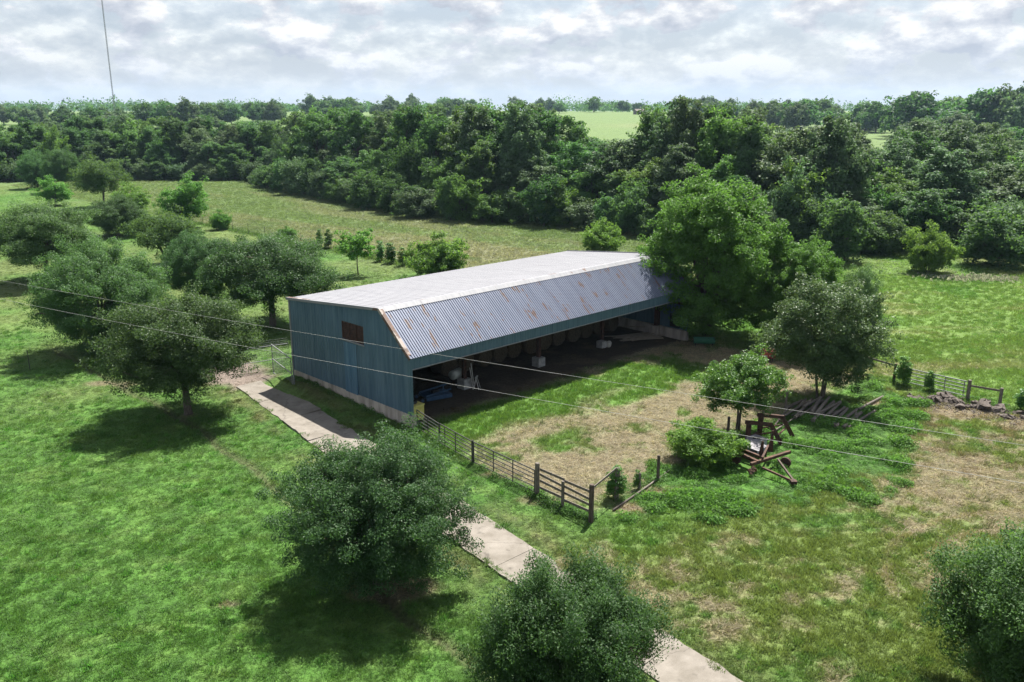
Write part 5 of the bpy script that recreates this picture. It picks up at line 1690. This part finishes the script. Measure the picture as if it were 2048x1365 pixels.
def clutter():
    x, y, _ = bw(7.3, 4.2)
    t = thing('water_tank', 'white plastic drum lying on a stand beside the first barn post', 'tank', (x, y, 0), TH + 0.25)
    MB().tube([(-0.52, 0, 0.98), (-0.46, 0, 0.98), (0.46, 0, 0.98), (0.52, 0, 0.98)], [0.27, 0.33, 0.33, 0.27], 20).build('drum', M['white_plastic'], t, True)
    for s in (-0.3, 0.3):
        MB().tube([(s, 0, 0.98 - 0.001), (s + 0.03, 0, 0.98)], 0.338, 20).build('band', M['white_plastic'], t)
        for q in (-0.25, 0.25):
            MB().bar((s, q, 0.0), (s, q * 0.7, 0.72), 0.05, 0.05).build('leg', M['black'], t)
    # folding trestle and poles by the first pier
    x, y, _ = bw(8.1, 2.95)
    t = thing('trestle', 'white wooden trestle standing against the first pier', 'trestle', (x, y, 0), TH + 0.6)
    for s in (-0.25, 0.25):
        MB().bar((s, -0.22, 0), (s * 0.6, 0, 0.82), 0.06, 0.035).build('leg', M['white_paint'], t)
        MB().bar((s, 0.22, 0), (s * 0.6, 0, 0.82), 0.06, 0.035).build('leg', M['white_paint'], t)
    MB().box((-0.3, -0.05, 0.80), (0.3, 0.05, 0.88)).build('top', M['white_paint'], t)
    for i, (dv, du, h, l) in enumerate(((7.95, 3.2, 1.75, 'white pole leaning on the first post, taller one'), (7.75, 3.1, 1.5, 'white pole leaning on the first post, shorter one'))):
        a = Vector(bw(dv, du - 0.2)); b = Vector(bw(dv + 0.1, du + 0.25, h))
        tag(MB().bar(a, b, 0.05, 0.04).build('pole', M['white_paint']), l, 'pole')
    # yellow bin with an old tyre on it
    x, y, _ = bw(0.95, 1.15)
    t = thing('yellow_bin', 'faded yellow metal bin behind the pipe gate at the barn corner', 'bin', (x, y, 0), TH + 0.05)
    MB().box((-0.52, -0.55, 0.1), (0.52, 0.55, 1.02)).build('body', M['yellow'], t)
    MB().box((-0.56, -0.59, 1.022), (0.56, 0.59, 1.08)).build('rim', M['yellow'], t)
    for sx in (-0.42, 0.42):
        for sy in (-0.45, 0.45):
            MB().box((sx - 0.05, sy - 0.05, 0), (sx + 0.05, sy + 0.05, 0.1)).build('foot', M['black'], t)
    V = []; F = []
    n, k = 24, 8
    for i in range(n):
        a = 2 * math.pi * i / n
        for j in range(k):
            b = 2 * math.pi * j / k
            rr = 0.30 + 0.09 * math.cos(b)
            V.append((rr * math.cos(a), rr * math.sin(a), 0.09 + 0.085 * math.sin(b)))
    for i in range(n):
        for j in range(k):
            F.append((i * k + j, ((i + 1) % n) * k + j, ((i + 1) % n) * k + (j + 1) % k, i * k + (j + 1) % k))
    mb = MB(); mb.v, mb.f = V, F
    tag(mb.build('tyre', M['rubber'], None, True, (x - 0.05, y + 0.05, 1.085)), 'small black tyre lying on top of the yellow bin', 'tyre')
    # feed bag beside the third pier
    x, y, _ = bw(23.35, 3.3)
    mb = MB().tube([(-0.16, 0, 0.0), (-0.1, 0, 0.2), (0, 0, 0.42), (0.05, 0, 0.5)], [0.2, 0.24, 0.19, 0.06], 10)
    tag(mb.build('feed_bag', M['white_paint'], None, True, (x, y, 0)), 'pale feed bag leaning against the farthest pier', 'bag')
    # green trough
    x, y, _ = bw(29.2, -2.0)
    t = thing('feed_trough', 'dark green metal trough in deep shade under the tall tree', 'trough', (x, y, 0), TH - 0.9)
    V = []; F = []
    for s in (-0.85, 0.85):
        for i in range(9):
            a = math.pi + math.pi * i / 8
            V.append((s, 0.36 * math.cos(a), 0.62 + 0.45 * math.sin(a)))
    for i in range(8):
        F.append((i, i + 1, i + 10, i + 9))
    F.append(tuple(range(9))); F.append(tuple(range(9, 18))[::-1])
    mb = MB(); mb.v, mb.f = V, F
    mb.build('basin', M['green_paint'], t)
    MB().bar((-0.87, -0.37, 0.63), (0.87, -0.37, 0.63), 0.05, 0.05).build('rim', M['green_paint'], t)
    MB().bar((-0.87, 0.37, 0.63), (0.87, 0.37, 0.63), 0.05, 0.05).build('rim', M['green_paint'], t)
    for s in (-0.7, 0.7):
        for q in (-0.3, 0.3):
            MB().bar((s, q, 0), (s, q * 0.6, 0.4), 0.05, 0.05).build('leg', M['black'], t)
    # red tank on a cart
    x, y, _ = bw(28.9, -8.0)
    t = thing('fuel_tank', 'small red tank with white ends in the shade left of the grey-green tree', 'tank', (x, y, 0), -0.25)
    MB().tube([(-0.55, 0, 0.62), (-0.42, 0, 0.62), (0.42, 0, 0.62), (0.55, 0, 0.62)], [0.34, 0.42, 0.42, 0.34], 20).build('drum', M['red_paint'], t, True)
    MB().tube([(0.551, 0, 0.62), (0.57, 0, 0.62)], 0.22, 16).build('end_plate', M['white_paint'], t)
    MB().box((-0.44, -0.426, 0.42), (-0.05, -0.40, 0.55)).build('white_marking', M['white_paint'], t)
    for s in (-0.35, 0.35):
        for q in (-0.28, 0.28):
            MB().bar((s, q, 0), (s, q * 0.8, 0.35), 0.06, 0.06).build('leg', M['black'], t)


clutter()


# ------------------------------------------------------------------ scrap in the weeds
def loader():
    x, y = 15.3, 47.9
    t = thing('loader_frame', 'rusty arched tractor loader frame standing in the weeds', 'loader frame', (x, y, 0), -0.12)
    for k, (ox, oy) in enumerate(((-0.45, -0.75), (0.45, 0.65))):
        MB().box((ox - 1.02, oy - 0.09, -0.1), (ox - 0.74, oy + 0.09, 1.22)).build('upright', M['rust_dark'], t)
        MB().bar((ox - 1.1, oy, 1.30), (ox + 0.46, oy, 1.20), 0.17, 0.2).build('arm', M['rust_dark'], t)
        MB().bar((ox + 0.36, oy, 1.24), (ox + 1.08, oy, -0.02), 0.17, 0.26, up=(1, 0, 0.5)).build('lower_arm', M['rust_dark'], t)
        MB().add([(ox + 0.1, oy - 0.08, 1.1), (ox + 0.62, oy - 0.08, 0.75), (ox + 0.2, oy - 0.08, 0.98), (ox + 0.1, oy + 0.08, 1.1), (ox + 0.62, oy + 0.08, 0.75), (ox + 0.2, oy + 0.08, 0.98)],
                 [(0, 1, 2), (5, 4, 3), (0, 3, 4, 1), (1, 4, 5, 2), (2, 5, 3, 0)]).build('gusset', M['rust_dark'], t)
        MB().tube([(ox - 0.85, oy, 0.45), (ox + 0.45, oy, 0.72)], 0.05, 8).build('cylinder', M['rust'], t)
    MB().tube([(0.36, -0.75, 0.55), (1.1, 0.65, 0.55)], 0.055, 8).build('cross_tube', M['rust'], t)
    MB().tube([(-1.3, -0.75, 0.3), (-0.4, 0.65, 0.3)], 0.055, 8).build('cross_tube', M['rust_dark'], t)


loader()


def scrap_box():
    t = thing('metal_box', 'grey metal tank box with two black caps in the weeds', 'box', (14.05, 46.15, 0), 0.62)
    MB().box((-0.42, -0.42, 0.0), (0.42, 0.42, 0.72)).build('body', M['tankbox'], t)
    MB().box((-0.45, -0.45, 0.722), (0.45, 0.45, 0.77)).build('lid', M['plate'], t)
    MB().tube([(-0.16, 0.02, 0.771), (-0.16, 0.02, 0.84)], 0.1, 12).build('cap', M['black'], t)
    MB().tube([(0.02, -0.12, 0.771), (0.02, -0.12, 0.83)], 0.11, 12).build('cap', M['black'], t)


scrap_box()


def implement():
    t = thing('rusty_implement', 'rusty farm implement with grey deck plate and hitch tongue in the weeds', 'implement', (13.5, 43.9, 0), 0.0)

    def P(x, y, z): return (x - 13.5, y - 43.9, z)
    MB().bar(P(12.1, 45.0, 0.62), P(13.35, 43.15, 0.55), 0.17, 0.17).build('beam', M['rust'], t)
    MB().bar(P(12.65, 45.15, 0.60), P(13.75, 43.75, 0.55), 0.14, 0.15).build('beam', M['rust'], t)
    MB().bar(P(12.9, 43.0, 0.50), P(15.45, 44.45, 0.62), 0.16, 0.16).build('cross_beam', M['rust'], t)
    MB().bar(P(13.6, 43.35, 0.72), P(14.4, 45.0, 0.78), 0.11, 0.11).build('brace', M['rust_dark'], t)
    # deck plate, slightly tilted
    a = [P(12.75, 45.3, 0.80), P(13.65, 44.35, 0.70), P(14.35, 45.0, 0.74), P(13.55, 46.0, 0.84)]
    MB().add(a + [(q[0], q[1], q[2] - 0.03) for q in a], [(0, 1, 2, 3), (7, 6, 5, 4), (0, 4, 5, 1), (1, 5, 6, 2), (2, 6, 7, 3), (3, 7, 4, 0)]).build('deck_plate', M['plate'], t)
    MB().bar(P(12.75, 45.35, 0.0), P(12.75, 45.3, 0.76), 0.08, 0.08).build('leg', M['rust_dark'], t)
    MB().bar(P(14.3, 45.0, 0.0), P(14.3, 45.0, 0.7), 0.08, 0.08).build('leg', M['rust_dark'], t)
    for (x, y, h) in ((13.75, 44.15, 1.35), (14.45, 44.75, 1.75)):
        MB().bar(P(x, y, 0.5), P(x + 0.06, y + 0.02, h), 0.26, 0.10, up=(0, 1, 0), taper=0.45).build('shank', M['rust_dark'], t)
    MB().bar(P(13.45, 42.7, 0.42), P(14.6, 41.35, 0.28), 0.09, 0.10).build('tongue', M['rust_dark'], t)
    MB().bar(P(14.55, 43.7, 0.50), P(14.7, 41.4, 0.28), 0.09, 0.10).build('tongue', M['wood_dark'], t)
    MB().box(P(14.5, 41.05, 0.2), P(14.8, 41.4, 0.36)).build('hitch', M['rust_dark'], t)
    for (x, y) in ((12.75, 42.25), (13.0, 42.55)):
        n = 30
        pts = [P(x + 0.11 * math.cos(i * 0.9), y + i * 0.014, 0.32 + 0.11 * math.sin(i * 0.9)) for i in range(n)]
        MB().tube(pts, 0.025, 5).build('spring', M['rust'], t)
    for (x, y) in ((12.4, 44.2), (15.0, 43.7)):
        c = Vector(P(x, y, 0.3)); ax = Vector((0.55, 0.8, 0)).normalized()
        MB().tube([c - ax * 0.07, c + ax * 0.07], 0.3, 18).build('disc', M['rust_dark'], t)


implement()


# ------------------------------------------------------------------ log pile, rubble
def logs():
    rng = np.random.default_rng(31)
    d0 = Vector((0.62, 0.78, 0)).normalized()
    nrm = Vector((0.78, -0.62, 0))
    for i in range(22):
        lay = 0 if i < 12 else (1 if i < 18 else 2)
        j = i if lay == 0 else (i - 12 + 1.5 if lay == 1 else i - 18 + 3)
        c = Vector((18.6, 53.2, 0)) + nrm * (j * 0.40 - 0.3) + d0 * rng.uniform(-0.5, 0.6)
        ln = rng.uniform(2.3, 4.2); r = rng.uniform(0.075, 0.13)
        a = d0.copy(); a.rotate(Matrix.Rotation(rng.normal() * 0.10, 3, 'Z'))
        z = 0.12 + lay * 0.21
        p0 = c - a * ln / 2 + Vector((0, 0, z + rng.normal() * 0.02)); p1 = c + a * ln / 2 + Vector((0, 0, z + rng.uniform(-0.02, 0.12)))
        mid = (p0 + p1) / 2
        o = MB().tube([p0 - mid, Vector((0, 0, rng.normal() * 0.02)), p1 - mid], [r * 1.05, r, r * 0.85], 9).build('log', M['log'] if rng.uniform() < 0.7 else M['wood_grey'], None, False, tuple(mid))
        tag(o, 'weathered pole in the log pile, %s layer, %s from the left' % (('bottom', 'middle', 'top')[lay], ordinal([i, i - 12, i - 18][lay])), 'log', 'poles of the log pile')
    for i, (a, b, r, l) in enumerate((((22.6, 52.9, 0.1), (25.2, 55.3, 0.18), 0.09, 'single log lying to the right of the log pile by the bare soil'),
                                    ((15.6, 48.6, 0.1), (18.2, 51.3, 0.3), 0.05, 'thin pole sticking out of the log pile towards the loader frame'),
                                    ((16.3, 50.0, 0.1), (17.6, 52.0, 0.35), 0.06, 'short grey pole at the left foot of the log pile'))):
        tag(MB().tube([a, b], [r, r * 0.8], 8).build('log', M['log']), l, 'log')
    # forked stump standing in front
    mb = MB().tube([(0, 0, -0.1), (0.03, 0, 0.35), (0.02, 0.02, 0.75)], [0.13, 0.1, 0.06], 8).tube([(-0.25, -0.05, 0), (0, 0, 0.4)], [0.06, 0.05], 6).tube([(0.28, -0.1, 0), (0.02, 0, 0.38)], [0.06, 0.05], 6)
    tag(mb.build('stump', M['log'], None, True, (21.6, 50.9, 0)), 'pale forked root stump below the log pile', 'stump')


logs()


def chunk(seed, s, flat=0.65):
    rng = np.random.default_rng(seed)
    V = []; F = []
    n, m = 9, 5
    for j in range(m + 1):
        ph = math.pi * j / m
        for i in range(n):
            th = 2 * math.pi * i / n
            k = 1 + rng.normal() * 0.17
            V.append((math.sin(ph) * math.cos(th) * k, math.sin(ph) * math.sin(th) * k * 0.8, math.cos(ph) * k * flat))
    for j in range(m):
        for i in range(n):
            a = j * n + i; b = j * n + (i + 1) % n
            F.append((a, a + n, b + n, b))
    mb = MB(); mb.v, mb.f = V, F
    me = mb.mesh('rubble_chunk'); me.materials.append(M['rock'])
    return me


def rubble():
    rng = np.random.default_rng(77)
    CH = [chunk(i, 1) for i in range(6)]
    line = [Vector(p) for p in ((27.4, 54.7), (28.9, 55.2), (29.8, 53.6), (31.2, 53.0), (32.4, 51.4), (34.6, 49.8), (37, 48.6))]
    k = 0
    for i in range(60):
        t = (i + rng.uniform()) / 60 * (len(line) - 1); a = int(t); p = line[a].lerp(line[min(a + 1, len(line) - 1)], t - a)
        x, y = p.x + rng.normal() * 0.5, p.y + rng.normal() * 0.4
        s = rng.uniform(0.13, 0.42)
        o = link('rubble_chunk', CH[rng.integers(6)], None, (x, y, s * 0.25))
        o.scale = (s * rng.uniform(0.8, 1.6), s, s * rng.uniform(0.7, 1.1))
        o.rotation_euler = (rng.normal() * 0.4, rng.normal() * 0.4, rng.uniform(0, 6.28))
        tag(o, 'dark broken chunk in the rubble heap below the right fence, %s from its left end' % ordinal(i), 'rubble', 'rubble below the right fence')
    for i, (x, y, s, l) in enumerate(((27.3, 54.5, 0.5, 'large dark stump at the left tip of the rubble heap'), (31.0, 53.2, 0.7, 'largest dark block in the rubble heap under the last two posts'), (29.3, 55.1, 0.55, 'pale broken block at the top of the rubble heap'))):
        o = link('rubble_block', CH[i], None, (x, y, s * 0.4)); o.scale = (s, s * 0.9, s * 0.9); o.rotation_euler = (0, 0, i * 1.3)
        tag(o, l, 'rubble')
    # fine litter: splinters and crumbs
    mb = MB()
    for i in range(900):
        t = rng.uniform(0, len(line) - 1.001); a = int(t); p = line[a].lerp(line[a + 1], t - a)
        x, y = p.x + rng.normal() * 0.9 + 0.4, p.y + rng.normal() * 0.8 - 0.5
        an = rng.uniform(0, 6.28); L = rng.uniform(0.05, 0.25)
        mb.bar((x, y, 0.03), (x + math.cos(an) * L, y + math.sin(an) * L, 0.03 + rng.uniform(0, 0.08)), 0.05, 0.04)
    tag(mb.build('litter', M['rock']), 'brown splinters and crumbs strewn around the rubble heap', 'litter', kind='stuff')


rubble()


# ------------------------------------------------------------------ air
def haze():
    m = bpy.data.materials.new('haze')
    m.use_nodes = True
    nt = m.node_tree
    nt.nodes.clear()
    out = nt.nodes.new('ShaderNodeOutputMaterial')
    v = nt.nodes.new('ShaderNodeVolumePrincipled')
    v.inputs['Color'].default_value = (0.52, 0.74, 1.0, 1)
    v.inputs['Density'].default_value = 0.00007
    v.inputs['Anisotropy'].default_value = 0.2
    nt.links.new(v.outputs[0], out.inputs['Volume'])
    o = MB().box((-4600, -400, -12), (4600, 5900, 135)).build('haze', m)
    tag(o, 'thin bluish summer haze over the whole farm', 'haze', kind='stuff')


haze()
